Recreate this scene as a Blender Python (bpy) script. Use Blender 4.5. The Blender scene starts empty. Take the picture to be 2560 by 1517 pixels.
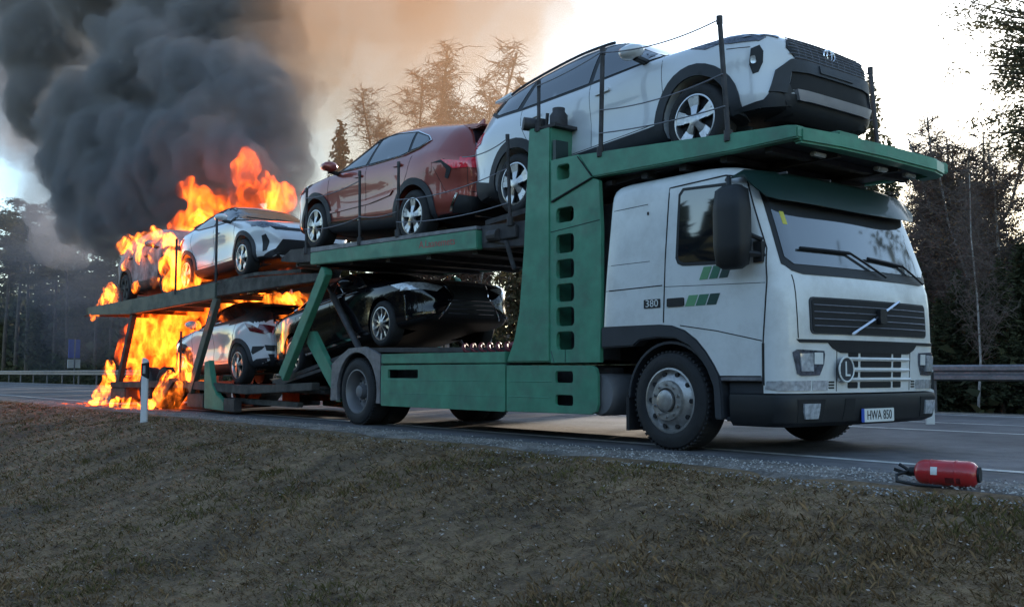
import bpy, bmesh, math, random
import numpy as np
from mathutils import Vector, Matrix, noise
from mathutils.bvhtree import BVHTree
from mathutils.geometry import delaunay_2d_cdt
R = math.radians
random.seed(7); rng = np.random.default_rng(7)
scene = bpy.context.scene
COL = scene.collection

# ------------------------------------------------------------------ camera, sky, sun, exposure
CAM = Vector((6.465, -8.3, 0.727)); YAW, PITCH = R(51.34), R(3.95)
cam = bpy.data.cameras.new('camera'); cam_ob = bpy.data.objects.new('camera', cam); COL.objects.link(cam_ob)
cam.sensor_width = 36.0; cam.lens = 36.0 * 2500 / 2560; cam.clip_end = 3000; cam.clip_start = 0.05
cam_ob.location = CAM; cam_ob.rotation_euler = (R(90) + PITCH, 0, YAW)
scene.camera = cam_ob
SUN_EL, SUN_AZ = R(11.0), R(27)          # azimuth from +Y towards -X
world = bpy.data.worlds.new('World'); scene.world = world; world.use_nodes = True
wn = world.node_tree.nodes; wl = world.node_tree.links
sky = wn.new('ShaderNodeTexSky'); sky.sky_type = 'NISHITA'; sky.sun_disc = False
sky.sun_elevation = SUN_EL; sky.sun_rotation = -SUN_AZ; sky.altitude = 50
sky.air_density = 1.0; sky.dust_density = 0.35; sky.ozone_density = 1.5
bg = wn['Background']; bg.inputs['Strength'].default_value = 0.15
wl.new(sky.outputs[0], bg.inputs[0])
sl = bpy.data.lights.new('sun', 'SUN'); sl.energy = 2.4; sl.angle = R(0.6); sl.color = (1.0, 0.86, 0.7)
sun = bpy.data.objects.new('sun', sl); COL.objects.link(sun)
sd = Vector((-math.sin(SUN_AZ) * math.cos(SUN_EL), math.cos(SUN_AZ) * math.cos(SUN_EL), math.sin(SUN_EL)))
sun.rotation_euler = sd.to_track_quat('Z', 'Y').to_euler(); sun.location = sd * 80
vs = scene.view_settings; vs.view_transform = 'Standard'; vs.look = 'None'; vs.gamma = 1; vs.exposure = 1.6
vs.use_curve_mapping = False
cy = scene.cycles
cy.max_bounces = 8; cy.diffuse_bounces = 3; cy.glossy_bounces = 3; cy.transmission_bounces = 4
cy.volume_bounces = 3; cy.transparent_max_bounces = 48; cy.volume_max_steps = 512
cy.use_denoising = True; cy.sample_clamp_indirect = 6.0; cy.caustics_reflective = False; cy.caustics_refractive = False

# ------------------------------------------------------------------ placing by distance along the camera's view
_F = Vector((-math.sin(YAW) * math.cos(PITCH), math.cos(YAW) * math.cos(PITCH), math.sin(PITCH)))
_R = Vector((math.cos(YAW), math.sin(YAW), 0)); _U = _R.cross(_F)
def view_dir(px, py): return _F + _R * ((px - 1280) / 2500) - _U * ((py - 758.5) / 2500)
def at_y(px, py, y):
    r = view_dir(px, py); return CAM + r * ((y - CAM.y) / r.y)
def at_d(px, py, d): return CAM + view_dir(px, py) * d

# ------------------------------------------------------------------ materials
def mat(name, col, rough=0.5, metal=0.0, coat=0.0, var=0.12, scale=6.0, bump=0.0, bscale=60.0, dirt=None, dirt_amt=0.5, dirt_scale=3.0, spec=0.5, emis=None, estr=0.0, crough=0.03):
    m = bpy.data.materials.new(name); m.use_nodes = True
    nt = m.node_tree; n = nt.nodes; l = nt.links; p = n['Principled BSDF']
    p.inputs['Roughness'].default_value = rough; p.inputs['Metallic'].default_value = metal
    p.inputs['Specular IOR Level'].default_value = spec
    if coat: p.inputs['Coat Weight'].default_value = coat; p.inputs['Coat Roughness'].default_value = crough
    tc = n.new('ShaderNodeTexCoord')
    nz = n.new('ShaderNodeTexNoise'); nz.inputs['Scale'].default_value = scale; nz.inputs['Detail'].default_value = 6
    l.new(tc.outputs['Object'], nz.inputs['Vector'])
    mr = n.new('ShaderNodeMapRange'); mr.inputs[1].default_value = 0.3; mr.inputs[2].default_value = 0.7
    mr.inputs[3].default_value = 1 - var; mr.inputs[4].default_value = 1 + var
    l.new(nz.outputs['Fac'], mr.inputs[0])
    vm = n.new('ShaderNodeVectorMath'); vm.operation = 'SCALE'; vm.inputs[0].default_value = col[:3]
    l.new(mr.outputs[0], vm.inputs['Scale'])
    out = vm.outputs[0]
    if dirt:
        dz = n.new('ShaderNodeTexNoise'); dz.inputs['Scale'].default_value = dirt_scale; dz.inputs['Detail'].default_value = 9; dz.inputs['Roughness'].default_value = 0.7
        l.new(tc.outputs['Object'], dz.inputs['Vector'])
        dr = n.new('ShaderNodeMapRange'); dr.inputs[1].default_value = 0.45; dr.inputs[2].default_value = 0.75; dr.inputs[3].default_value = 0; dr.inputs[4].default_value = dirt_amt
        l.new(dz.outputs['Fac'], dr.inputs[0])
        mx = n.new('ShaderNodeMix'); mx.data_type = 'RGBA'; l.new(dr.outputs[0], mx.inputs[0]); l.new(out, mx.inputs[6]); mx.inputs[7].default_value = (*dirt, 1)
        out = mx.outputs[2]
        rm = n.new('ShaderNodeMapRange'); rm.inputs[3].default_value = rough; rm.inputs[4].default_value = min(1, rough + 0.4); l.new(dr.outputs[0], rm.inputs[0]); l.new(rm.outputs[0], p.inputs['Roughness'])
    l.new(out, p.inputs['Base Color'])
    if bump:
        bz = n.new('ShaderNodeTexNoise'); bz.inputs['Scale'].default_value = bscale; bz.inputs['Detail'].default_value = 5
        l.new(tc.outputs['Object'], bz.inputs['Vector'])
        bp = n.new('ShaderNodeBump'); bp.inputs['Strength'].default_value = bump; bp.inputs['Distance'].default_value = 0.02
        l.new(bz.outputs['Fac'], bp.inputs['Height']); l.new(bp.outputs[0], p.inputs['Normal'])
    if emis: p.inputs['Emission Color'].default_value = (*emis, 1); p.inputs['Emission Strength'].default_value = estr
    return m
def glass_mat(name, col, rough=0.03, alpha=None):
    m = mat(name, col, rough, var=0.05, spec=1.0); return m
M = {}
M['white'] = mat('white_cab_paint', (0.74, 0.75, 0.74), 0.32, coat=0.35, var=0.03, dirt=(0.34, 0.32, 0.29), dirt_amt=0.42, dirt_scale=2.6)
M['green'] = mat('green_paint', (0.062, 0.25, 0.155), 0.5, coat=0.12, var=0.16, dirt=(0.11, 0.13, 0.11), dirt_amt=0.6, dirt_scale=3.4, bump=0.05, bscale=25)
M['green_dk'] = mat('dark_green_plastic', (0.005, 0.028, 0.023), 0.55, coat=0.3, var=0.08)
M['steel'] = mat('grey_galvanised_steel', (0.22, 0.22, 0.24), 0.5, metal=0.6, var=0.2, scale=14, dirt=(0.08, 0.07, 0.065), dirt_amt=0.5)
M['steel_dk'] = mat('grimy_dark_steel', (0.055, 0.052, 0.055), 0.6, metal=0.3, var=0.3, scale=9, dirt=(0.03, 0.022, 0.018), dirt_amt=0.6)
M['black'] = mat('black_plastic', (0.008, 0.009, 0.011), 0.55, var=0.2, bump=0.1, bscale=120)
M['trim'] = mat('grey_black_trim', (0.028, 0.031, 0.038), 0.6, var=0.15, bump=0.1, bscale=150)
M['void'] = mat('black_seal_and_hole_shade', (0.012, 0.012, 0.013), 0.8, var=0.2)  # near-black for seals; also shade painted onto holes, slots and recesses
M['rubber'] = mat('tyre_rubber', (0.014, 0.014, 0.016), 0.75, var=0.25, scale=10, bump=0.25, bscale=70, dirt=(0.06, 0.056, 0.05), dirt_amt=0.35)
M['alloy'] = mat('polished_alloy', (0.55, 0.55, 0.57), 0.28, metal=0.9, var=0.12, scale=20, dirt=(0.12, 0.11, 0.1), dirt_amt=0.3, dirt_scale=9)
M['alloy_dull'] = mat('dusty_truck_alloy', (0.42, 0.41, 0.40), 0.4, metal=0.75, var=0.2, scale=20, dirt=(0.14, 0.12, 0.1), dirt_amt=0.6, dirt_scale=7)
M['rim_steel'] = mat('painted_steel_rim', (0.21, 0.21, 0.22), 0.5, metal=0.3, var=0.15, dirt=(0.12, 0.1, 0.09), dirt_amt=0.6)
M['glass'] = glass_mat('tinted_window_glass', (0.012, 0.014, 0.018)); M['glass'].node_tree.nodes['Principled BSDF'].inputs['IOR'].default_value = 1.9
M['screen'] = glass_mat('windscreen_glass', (0.05, 0.055, 0.062)); M['screen'].node_tree.nodes['Principled BSDF'].inputs['IOR'].default_value = 1.85; M['screen'].node_tree.nodes['Principled BSDF'].inputs['Roughness'].default_value = 0.06
M['chrome'] = mat('chrome_trim', (0.75, 0.75, 0.77), 0.12, metal=1.0, var=0.03)
M['lamp'] = mat('clear_lamp_glass', (0.55, 0.57, 0.60), 0.12, metal=0.35, coat=1.0, var=0.35, scale=25)
M['lamp_dk'] = mat('smoked_lamp_glass', (0.10, 0.11, 0.14), 0.1, metal=0.4, coat=1.0, var=0.5, scale=30)
M['red_lamp'] = mat('red_lamp_glass', (0.88, 0.03, 0.06), 0.12, coat=1.0, var=0.25, scale=25)
M['dkred_lamp'] = mat('dark_red_lamp_glass', (0.13, 0.012, 0.018), 0.15, coat=1.0, var=0.25, scale=25)
M['pearl'] = mat('white_car_paint', (0.70, 0.71, 0.73), 0.3, coat=1.0, var=0.015)
M['copper'] = mat('copper_brown_car_paint', (0.30, 0.058, 0.042), 0.34, metal=0.45, coat=1.0, var=0.06, scale=3)
M['blackcar'] = mat('black_car_paint', (0.004, 0.004, 0.006), 0.15, coat=0.7, var=0.1, spec=0.2)
M['char'] = mat('charred_car_steel', (0.46, 0.38, 0.36), 0.75, metal=0.1, var=0.35, scale=4, dirt=(0.02, 0.014, 0.012), dirt_amt=0.95, dirt_scale=1.5)
M['plate'] = mat('number_plate_white', (0.72, 0.74, 0.72), 0.4, var=0.03)
M['blue'] = mat('blue_band', (0.03, 0.09, 0.45), 0.4, var=0.05)
M['ink'] = mat('black_lettering', (0.01, 0.01, 0.012), 0.5, var=0.05)
M['redink'] = mat('red_lettering', (0.42, 0.06, 0.06), 0.5, var=0.1)
M['stripe1'] = mat('light_green_decal', (0.13, 0.33, 0.16), 0.4, var=0.04)
M['stripe2'] = mat('mid_green_decal', (0.045, 0.17, 0.10), 0.4, var=0.04)
M['stripe3'] = mat('dark_green_decal', (0.015, 0.055, 0.045), 0.4, var=0.04)
M['yellow'] = mat('yellow_sticker', (0.6, 0.55, 0.08), 0.5, var=0.05)
M['redpaint'] = mat('red_extinguisher_paint', (0.50, 0.018, 0.022), 0.3, coat=0.5, var=0.08, dirt=(0.12, 0.03, 0.03), dirt_amt=0.5, dirt_scale=8)
M['rope'] = mat('steel_wire_rope', (0.22, 0.22, 0.24), 0.5, metal=0.5, var=0.3, scale=90)
M['strap'] = mat('dark_red_hose', (0.17, 0.02, 0.03), 0.5, var=0.2)
M['post'] = mat('white_post_plastic', (0.72, 0.72, 0.72), 0.5, var=0.05, dirt=(0.3, 0.28, 0.25), dirt_amt=0.4)
M['sootsteel'] = mat('sooty_scorched_steel', (0.07, 0.068, 0.062), 0.7, metal=0.2, var=0.4, scale=5, dirt=(0.018, 0.015, 0.014), dirt_amt=0.85)
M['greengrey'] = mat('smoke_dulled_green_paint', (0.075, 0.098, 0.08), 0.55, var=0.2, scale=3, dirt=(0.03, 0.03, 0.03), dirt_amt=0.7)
M['burnt'] = mat('scorched_black_paint', (0.016, 0.011, 0.010), 0.45, var=0.5, scale=5, dirt=(0.06, 0.04, 0.035), dirt_amt=0.5)
M['ember'] = mat('glowing_embers', (0.03, 0.012, 0.01), 0.8, var=0.4, scale=30, emis=(1, 0.12, 0.02), estr=0.6)

# ------------------------------------------------------------------ mesh helpers
class MB:
    def __init__(s): s.v = []; s.f = []; s.mi = []; s.cur = 0
    def add(s, vs, fs):
        o = len(s.v); s.v += [tuple(v) for v in vs]; s.f += [tuple(i + o for i in f) for f in fs]; s.mi += [s.cur] * len(fs)
    def box(s, x0, x1, y0, y1, z0, z1, M4=None):
        vs = [(x, y, z) for x in (x0, x1) for y in (y0, y1) for z in (z0, z1)]
        if M4: vs = [M4 @ Vector(v) for v in vs]
        s.add(vs, [(0, 1, 3, 2), (4, 6, 7, 5), (0, 4, 5, 1), (2, 3, 7, 6), (0, 2, 6, 4), (1, 5, 7, 3)])
    def bar(s, a, b, w, h, up=(0, 1, 0)):
        a = Vector(a); b = Vector(b); d = (b - a).normalized(); u = Vector(up); sd = d.cross(u).normalized(); u = sd.cross(d).normalized()
        vs = [p + sd * (i * w / 2) + u * (j * h / 2) for p in (a, b) for i, j in ((-1, -1), (1, -1), (1, 1), (-1, 1))]
        s.add(vs, [(3, 2, 1, 0), (4, 5, 6, 7), (0, 1, 5, 4), (1, 2, 6, 5), (2, 3, 7, 6), (3, 0, 4, 7)])
    def tube(s, pts, r, n=6, closed=False, r2=None):
        pts = [Vector(p) for p in pts]; N = len(pts); rings = []
        for i, p in enumerate(pts):
            a = pts[(i - 1) % N] if (closed or i > 0) else p; b = pts[(i + 1) % N] if (closed or i < N - 1) else p
            d = (b - a).normalized() if (b - a).length > 1e-9 else Vector((0, 0, 1))
            u = Vector((0, 0, 1)) if abs(d.z) < 0.9 else Vector((1, 0, 0)); e1 = d.cross(u).normalized(); e2 = d.cross(e1)
            rr = r if r2 is None else r + (r2 - r) * i / max(1, N - 1)
            rings.append([p + (e1 * math.cos(t) + e2 * math.sin(t)) * rr for t in [2 * math.pi * k / n for k in range(n)]])
        vs = [q for g in rings for q in g]; fs = []
        for i in range(N if closed else N - 1):
            j = (i + 1) % N
            for k in range(n): fs.append((i * n + k, i * n + (k + 1) % n, j * n + (k + 1) % n, j * n + k))
        if not closed: fs += [tuple(range(n - 1, -1, -1)), tuple((N - 1) * n + k for k in range(n))]
        s.add(vs, fs)
    def lathe(s, prof, c=(0, 0, 0), axis='y', n=32, cap=True):
        vs = []
        for (r, h) in prof:
            for k in range(n):
                t = 2 * math.pi * k / n; a, b = r * math.cos(t), r * math.sin(t)
                p = {'y': (a, h, b), 'z': (a, b, h), 'x': (h, a, b)}[axis]
                vs.append((p[0] + c[0], p[1] + c[1], p[2] + c[2]))
        fs = []
        for i in range(len(prof) - 1):
            for k in range(n): fs.append((i * n + k, i * n + (k + 1) % n, (i + 1) * n + (k + 1) % n, (i + 1) * n + k))
        if cap: fs += [tuple(range(n)), tuple((len(prof) - 1) * n + k for k in reversed(range(n)))]
        s.add(vs, fs)
    def prism(s, poly, y0, y1, axis='y', holes=()):
        """polygon in (x,z) extruded along y (axis y), or (y,z) along x, or (x,y) along z; with holes"""
        P = [Vector(p) for p in poly]; loops = [P] + [[Vector(q) for q in h] for h in holes]
        allv = []; edges = []; offs = []
        for lp in loops:
            o = len(allv); offs.append(o); allv += lp; edges += [(o + i, o + (i + 1) % len(lp)) for i in range(len(lp))]
        r = delaunay_2d_cdt(allv, edges, [], 2 if not holes else 3, 1e-6)
        V, Fs = r[0], r[2]
        if holes:
            def inside(pt, lp):
                c = False
                for i in range(len(lp)):
                    a, b = lp[i], lp[i - 1]
                    if (a.y > pt.y) != (b.y > pt.y) and pt.x < (b.x - a.x) * (pt.y - a.y) / (b.y - a.y) + a.x: c = not c
                return c
            r = delaunay_2d_cdt(allv, edges, [], 0, 1e-6); V, Fs = r[0], []
            for f in r[2]:
                cc = sum((V[i] for i in f), Vector((0, 0))) / len(f)
                if inside(cc, P) and not any(inside(cc, h) for h in loops[1:]): Fs.append(f)
        def p3(q, h): return {'y': (q[0], h, q[1]), 'x': (h, q[0], q[1]), 'z': (q[0], q[1], h)}[axis]
        n = len(V); vs = [p3(q, y0) for q in V] + [p3(q, y1) for q in V]
        fs = [tuple(f) for f in Fs] + [tuple(i + n for i in reversed(f)) for f in Fs]
        cnt = {}
        for f in Fs:
            for i in range(len(f)): cnt[(f[i], f[(i + 1) % len(f)])] = 1
        for (a, b) in cnt:
            if (b, a) not in cnt: fs.append((b, a, a + n, b + n))
        s.add(vs, fs)
    def build(s, name, m, parent=None, smooth=None, bevel=0.0):
        me = bpy.data.meshes.new(name); me.from_pydata(s.v, [], s.f)
        ms = m if isinstance(m, (list, tuple)) else [m]
        for x in ms: me.materials.append(x)
        if len(ms) > 1: me.polygons.foreach_set('material_index', s.mi)
        b = bmesh.new(); b.from_mesh(me); bmesh.ops.remove_doubles(b, verts=b.verts, dist=1e-5); bmesh.ops.recalc_face_normals(b, faces=b.faces)
        if bevel:
            bmesh.ops.bevel(b, geom=[e for e in b.edges if len(e.link_faces) == 2 and e.calc_face_angle(0) > 0.6], offset=bevel, segments=2, affect='EDGES', clamp_overlap=True)
        b.to_mesh(me); b.free()
        if smooth is not None:
            me.polygons.foreach_set('use_smooth', [True] * len(me.polygons)); me.set_sharp_from_angle(angle=R(smooth))
        me.update()
        o = bpy.data.objects.new(name, me); COL.objects.link(o)
        if parent: o.parent = parent
        return o
def tag(o, label=None, cat=None, group=None, kind=None):
    if label: o['label'] = label
    if cat: o['category'] = cat
    if group: o['group'] = group
    if kind: o['kind'] = kind
    return o
def empty(name, loc=(0, 0, 0), rot=(0, 0, 0), scale=1.0):
    o = bpy.data.objects.new(name, None); COL.objects.link(o); o.location = loc; o.rotation_euler = rot; o.scale = (scale,) * 3; return o
def copy_tree(o, parent=None):
    c = o.copy(); COL.objects.link(c); c.parent = parent
    for ch in list(o.children): copy_tree(ch, c)
    return c
def interp(tab, x):
    """monotone cubic through table of (x, value)"""
    n = len(tab)
    if x <= tab[0][0]: return tab[0][1]
    if x >= tab[-1][0]: return tab[-1][1]
    d = [(tab[i + 1][1] - tab[i][1]) / (tab[i + 1][0] - tab[i][0]) for i in range(n - 1)]
    m = [d[0]] + [0 if d[i - 1] * d[i] <= 0 else 2 / (1 / d[i - 1] + 1 / d[i]) for i in range(1, n - 1)] + [d[-1]]
    for i in range(n - 1):
        if x <= tab[i + 1][0]:
            h = tab[i + 1][0] - tab[i][0]; t = (x - tab[i][0]) / h
            return (tab[i][1] * (1 + 2 * t) * (1 - t) ** 2 + h * m[i] * t * (1 - t) ** 2 + tab[i + 1][1] * t * t * (3 - 2 * t) - h * m[i + 1] * t * t * (1 - t))
class Skin:
    """lays panels, lines and lamps onto a body's surface by casting rays at it"""
    def __init__(s, me): s.bvh = BVHTree.FromPolygons([v.co.copy() for v in me.vertices], [tuple(p.vertices) for p in me.polygons])
    def hit(s, q, proj, off):
        if proj[0] == 'y': o = Vector((q[0], proj[1] * 6, q[1])); d = Vector((0, -proj[1], 0))
        elif proj[0] == 'x': o = Vector((proj[1] * 9, q[0], q[1])); d = Vector((-proj[1], 0, 0))
        else: o = Vector((q[0], q[1], 9)); d = Vector((0, 0, -1))
        p, n, i, t = s.bvh.ray_cast(o, d)
        if p is None:
            return None
        if n.dot(d) > 0: n = -n
        n = (n - d * 0.4).normalized()
        return p + n * off
    def patch(s, mb, poly, proj, off=0.004, th=0.006, step=0.07):
        P = [Vector(p) for p in poly]; B = []
        for i in range(len(P)):
            a, b = P[i], P[(i + 1) % len(P)]; k = max(1, int((b - a).length / step))
            B += [a + (b - a) * (j / k) for j in range(k)]
        def inside(pt):
            c = False
            for i in range(len(P)):
                a, b = P[i], P[i - 1]
                if (a.y > pt.y) != (b.y > pt.y) and pt.x < (b.x - a.x) * (pt.y - a.y) / (b.y - a.y) + a.x: c = not c
            return c
        V = list(B); xs = [p.x for p in P]; ys = [p.y for p in P]
        x = min(xs) + step / 2
        while x < max(xs):
            y = min(ys) + step / 2
            while y < max(ys):
                q = Vector((x, y))
                if inside(q) and min((q - b).length for b in B) > step * 0.4: V.append(q)
                y += step
            x += step
        r = delaunay_2d_cdt(V, [(i, (i + 1) % len(B)) for i in range(len(B))], [], 0, 1e-6)
        V2 = r[0]; Fs = [f for f in r[2] if inside(sum((V2[i] for i in f), Vector((0, 0))) / len(f))]
        top = [s.hit(q, proj, off + th) for q in V2]; bot = [s.hit(q, proj, -0.004) for q in V2]
        Fs = [f for f in Fs if all(top[i] is not None and bot[i] is not None for i in f)]
        n = len(V2); z = Vector((0, 0, 0)); vs = [p or z for p in top] + [p or z for p in bot]
        fs = [tuple(f) for f in Fs]; cnt = {}
        for f in Fs:
            for i in range(len(f)): cnt[(f[i], f[(i + 1) % len(f)])] = 1
        for (a, b) in cnt:
            if (b, a) not in cnt: fs.append((b, a, a + n, b + n))
        used = sorted({i for f in fs for i in f}); mp = {u: k for k, u in enumerate(used)}
        mb.add([vs[u] for u in used], [tuple(mp[i] for i in f) for f in fs])
    def line(s, mb, pts, proj, r=0.006, off=0.0, closed=False, n=4, step=0.05):
        P = [Vector(p) for p in pts]; Q = []
        for i in range(len(P) if closed else len(P) - 1):
            a, b = P[i], P[(i + 1) % len(P)]; k = max(1, int((b - a).length / step)); Q += [a + (b - a) * (j / k) for j in range(k)]
        if not closed: Q.append(P[-1])
        H = [h for h in (s.hit(q, proj, off) for q in Q) if h is not None]
        if len(H) > 1: mb.tube(H, r, n, closed)
def text_mesh(mb, txt, size, M4, depth=0.004, sx=1.0):
    cu = bpy.data.curves.new('t', 'FONT'); cu.body = txt; cu.size = size; cu.extrude = depth; cu.align_x = 'CENTER'; cu.align_y = 'CENTER'; cu.resolution_u = 3
    o = bpy.data.objects.new('t', cu); COL.objects.link(o); bpy.context.view_layer.update()
    me = bpy.data.meshes.new_from_object(o.evaluated_get(bpy.context.evaluated_depsgraph_get()))
    mb.add([M4 @ Vector((v.co.x * sx, v.co.y, v.co.z)) for v in me.vertices], [tuple(p.vertices) for p in me.polygons])
    bpy.data.objects.remove(o); bpy.data.curves.remove(cu); bpy.data.meshes.remove(me)
def evaluated_mesh(o):
    bpy.context.view_layer.update()
    return bpy.data.meshes.new_from_object(o.evaluated_get(bpy.context.evaluated_depsgraph_get()))
def rrect(x0, x1, z0, z1, r, n=4):
    pts = []
    for cx, cz, a0 in ((x1 - r, z1 - r, 0), (x0 + r, z1 - r, 90), (x0 + r, z0 + r, 180), (x1 - r, z0 + r, 270)):
        for k in range(n + 1):
            a = R(a0 + 90 * k / n); pts.append((cx + r * math.cos(a), cz + r * math.sin(a)))
    return pts
SIDE_R = Matrix(((1, 0, 0, 0), (0, 0, 1, 0), (0, 1, 0, 0), (0, 0, 0, 1)))   # text plane: x along +X, y up, facing -Y (drawn from the -Y side)
SIDE = Matrix(((1, 0, 0, 0), (0, 0, -1, 0), (0, 1, 0, 0), (0, 0, 0, 1)))
FRONT = Matrix(((0, 0, 1, 0), (1, 0, 0, 0), (0, 1, 0, 0), (0, 0, 0, 1)))    # facing +X
# ------------------------------------------------------------------ ground, road, verge
def verge_z(x, y):
    """height of the near verge: level with the road's edge, falling into a ditch towards the camera"""
    if y > -2.2: return -0.012
    t = min(1, (-2.2 - y) / 4.6); z = -0.03 - 0.85 * (t * t * (3 - 2 * t))
    k = min(1, (-2.2 - y) / 0.8)
    z += k * (0.05 * noise.noise(Vector((x * 0.55, y * 0.55, 3))) + 0.035 * noise.noise(Vector((x * 1.7, y * 1.7, 9))) + 0.02 * noise.noise(Vector((x * 4.5, y * 4.5, 5))))
    return z
def sheet(name, xs, ys, zf, m, kind='structure'):
    mb = MB(); nx, ny = len(xs), len(ys)
    mb.add([(x, y, zf(x, y)) for x in xs for y in ys], [(i * ny + j, (i + 1) * ny + j, (i + 1) * ny + j + 1, i * ny + j + 1) for i in range(nx - 1) for j in range(ny - 1)])
    o = mb.build(name, m, smooth=60); o['kind'] = kind; return o
def ground_mat(name, cols, scale, bump, rough=0.9, warm=None):
    m = bpy.data.materials.new(name); m.use_nodes = True; nt = m.node_tree; n = nt.nodes; l = nt.links; p = n['Principled BSDF']
    p.inputs['Roughness'].default_value = rough
    tc = n.new('ShaderNodeTexCoord'); a = n.new('ShaderNodeTexNoise'); a.inputs['Scale'].default_value = scale; a.inputs['Detail'].default_value = 10; a.inputs['Roughness'].default_value = 0.72
    l.new(tc.outputs['Object'], a.inputs['Vector'])
    cr = n.new('ShaderNodeValToRGB'); e = cr.color_ramp.elements; e[0].position = 0.3; e[0].color = (*cols[0], 1); e[1].position = 0.72; e[1].color = (*cols[-1], 1)
    for i, c in enumerate(cols[1:-1]):
        k = cr.color_ramp.elements.new(0.3 + 0.42 * (i + 1) / (len(cols) - 1)); k.color = (*c, 1)
    l.new(a.outputs['Fac'], cr.inputs[0])
    b = n.new('ShaderNodeTexNoise'); b.inputs['Scale'].default_value = scale * 0.12; b.inputs['Detail'].default_value = 4; l.new(tc.outputs['Object'], b.inputs['Vector'])
    mr = n.new('ShaderNodeMapRange'); mr.inputs[1].default_value = 0.3; mr.inputs[2].default_value = 0.7; mr.inputs[3].default_value = 0.5; mr.inputs[4].default_value = 1.45; l.new(b.outputs['Fac'], mr.inputs[0])
    vm = n.new('ShaderNodeVectorMath'); vm.operation = 'SCALE'; l.new(cr.outputs[0], vm.inputs[0]); l.new(mr.outputs[0], vm.inputs['Scale']); l.new(vm.outputs[0], p.inputs['Base Color'])
    c = n.new('ShaderNodeTexNoise'); c.inputs['Scale'].default_value = scale * 6; c.inputs['Detail'].default_value = 6; l.new(tc.outputs['Object'], c.inputs['Vector'])
    bp = n.new('ShaderNodeBump'); bp.inputs['Strength'].default_value = bump; bp.inputs['Distance'].default_value = 0.03; l.new(c.outputs['Fac'], bp.inputs['Height']); l.new(bp.outputs[0], p.inputs['Normal'])
    return m
M['soil'] = ground_mat('verge_soil_and_dead_grass', [(0.042, 0.023, 0.011), (0.145, 0.088, 0.044), (0.25, 0.158, 0.082), (0.135, 0.102, 0.043)], 7.0, 1.0)
M['gravel'] = ground_mat('shoulder_gravel', [(0.13, 0.108, 0.092), (0.27, 0.23, 0.20), (0.40, 0.35, 0.31)], 22, 0.9)
M['asphalt'] = ground_mat('worn_asphalt', [(0.085, 0.082, 0.085), (0.125, 0.12, 0.125), (0.16, 0.155, 0.16)], 5, 0.35, 0.8); M['asphalt'].node_tree.nodes['Principled BSDF'].inputs['Specular IOR Level'].default_value = 0.25
M['marking'] = mat('road_marking_paint', (0.62, 0.61, 0.58), 0.6, var=0.12, scale=12, dirt=(0.12, 0.12, 0.12), dirt_amt=0.85, dirt_scale=5)
M['forest_floor'] = ground_mat('forest_floor', [(0.012, 0.014, 0.008), (0.03, 0.032, 0.018), (0.05, 0.045, 0.028)], 0.8, 0.8)

sheet('ground', [-1500, -400, -160, -60, 30, 160, 400], [-400, -120, -40, 40, 200, 1000], lambda x, y: -1.2, M['forest_floor'])
xs = [-70 + 1.5 * i for i in range(27)] + [-29.5 + 0.5 * i for i in range(30)] + [-14.5 + 0.16 * i for i in range(141)] + [8.2 + 1.2 * i for i in range(20)]
ys = [-14, -11, -9] + [-8 + 0.13 * i for i in range(46)] + [-1.9]
sheet('grass_verge', xs, ys, verge_z, M['soil'])
LX = [-400, -120, -60] + [-50 + 2 * i for i in range(40)] + [40, 120]
def shoulder_z(x, y): return -0.004 - 0.02 * max(0, -1.7 - y) + (0.02 * noise.noise(Vector((x * 2, y * 3, 1))) if y < -1.75 else 0)
SX = [-120, -60] + [-50 + 0.4 * i for i in range(160)] + [40]
def edge_y(x, y):  # wavy grass edge of the gravel strip
    return y
mb = MB(); gy = [0, 0.33, 0.66, 1]
vs = []; 
for x in SX:
    e = -2.35 + 0.16 * noise.noise(Vector((x * 0.7, 0, 0))) + 0.08 * noise.noise(Vector((x * 2.3, 4, 0)))
    for t in gy:
        y = e + (-1.45 - e) * t; vs.append((x, y, (0.012 if t > 0 else -0.05) - 0.012 * (1 - t) - (0.016 if t == 1 else 0) + 0.008 * noise.noise(Vector((x * 3, y * 3, 2)))))
n = len(gy); mb.add(vs, [(i * n + j, (i + 1) * n + j, (i + 1) * n + j + 1, i * n + j + 1) for i in range(len(SX) - 1) for j in range(n - 1)])
mb.build('gravel_shoulder', M['gravel'], smooth=60)['kind'] = 'structure'
RX = [-600, -200, -100] + [-60 + 3 * i for i in range(30)] + [60, 200]
sheet('road', RX, [-1.6, 0, 2, 4, 6, 8.9], lambda x, y: 0.0, M['asphalt'])
sheet('far_shoulder', RX, [8.7, 9.5, 10.2], lambda x, y: -0.006 - 0.02 * (y - 8.7), M['gravel'])
sheet('far_bank', RX, [10.0, 11, 12.2, 13.5, 16, 24, 40, 90], lambda x, y: {10.0: -0.06, 11: -0.05, 12.2: -0.35, 13.5: -0.25, 16: 0.0}.get(y, 0.1), M['forest_floor'])
def marking(name, y, w, spans):
    mb = MB()
    for a, b in spans: mb.add([(a, y - w / 2, 0.004), (b, y - w / 2, 0.004), (b, y + w / 2, 0.004), (a, y + w / 2, 0.004)], [(0, 1, 2, 3)])
    o = mb.build(name, M['marking']); o['kind'] = 'structure'; return o
marking('edge_line', -0.80, 0.13, [(-300, 60)])
marking('centre_line', 3.8, 0.12, [(-300, 60)])
marking('lane_line', 5.7, 0.10, [(-300, 60)])
marking('far_edge_line', 8.4, 0.12, [(-300, 60)])
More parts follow.
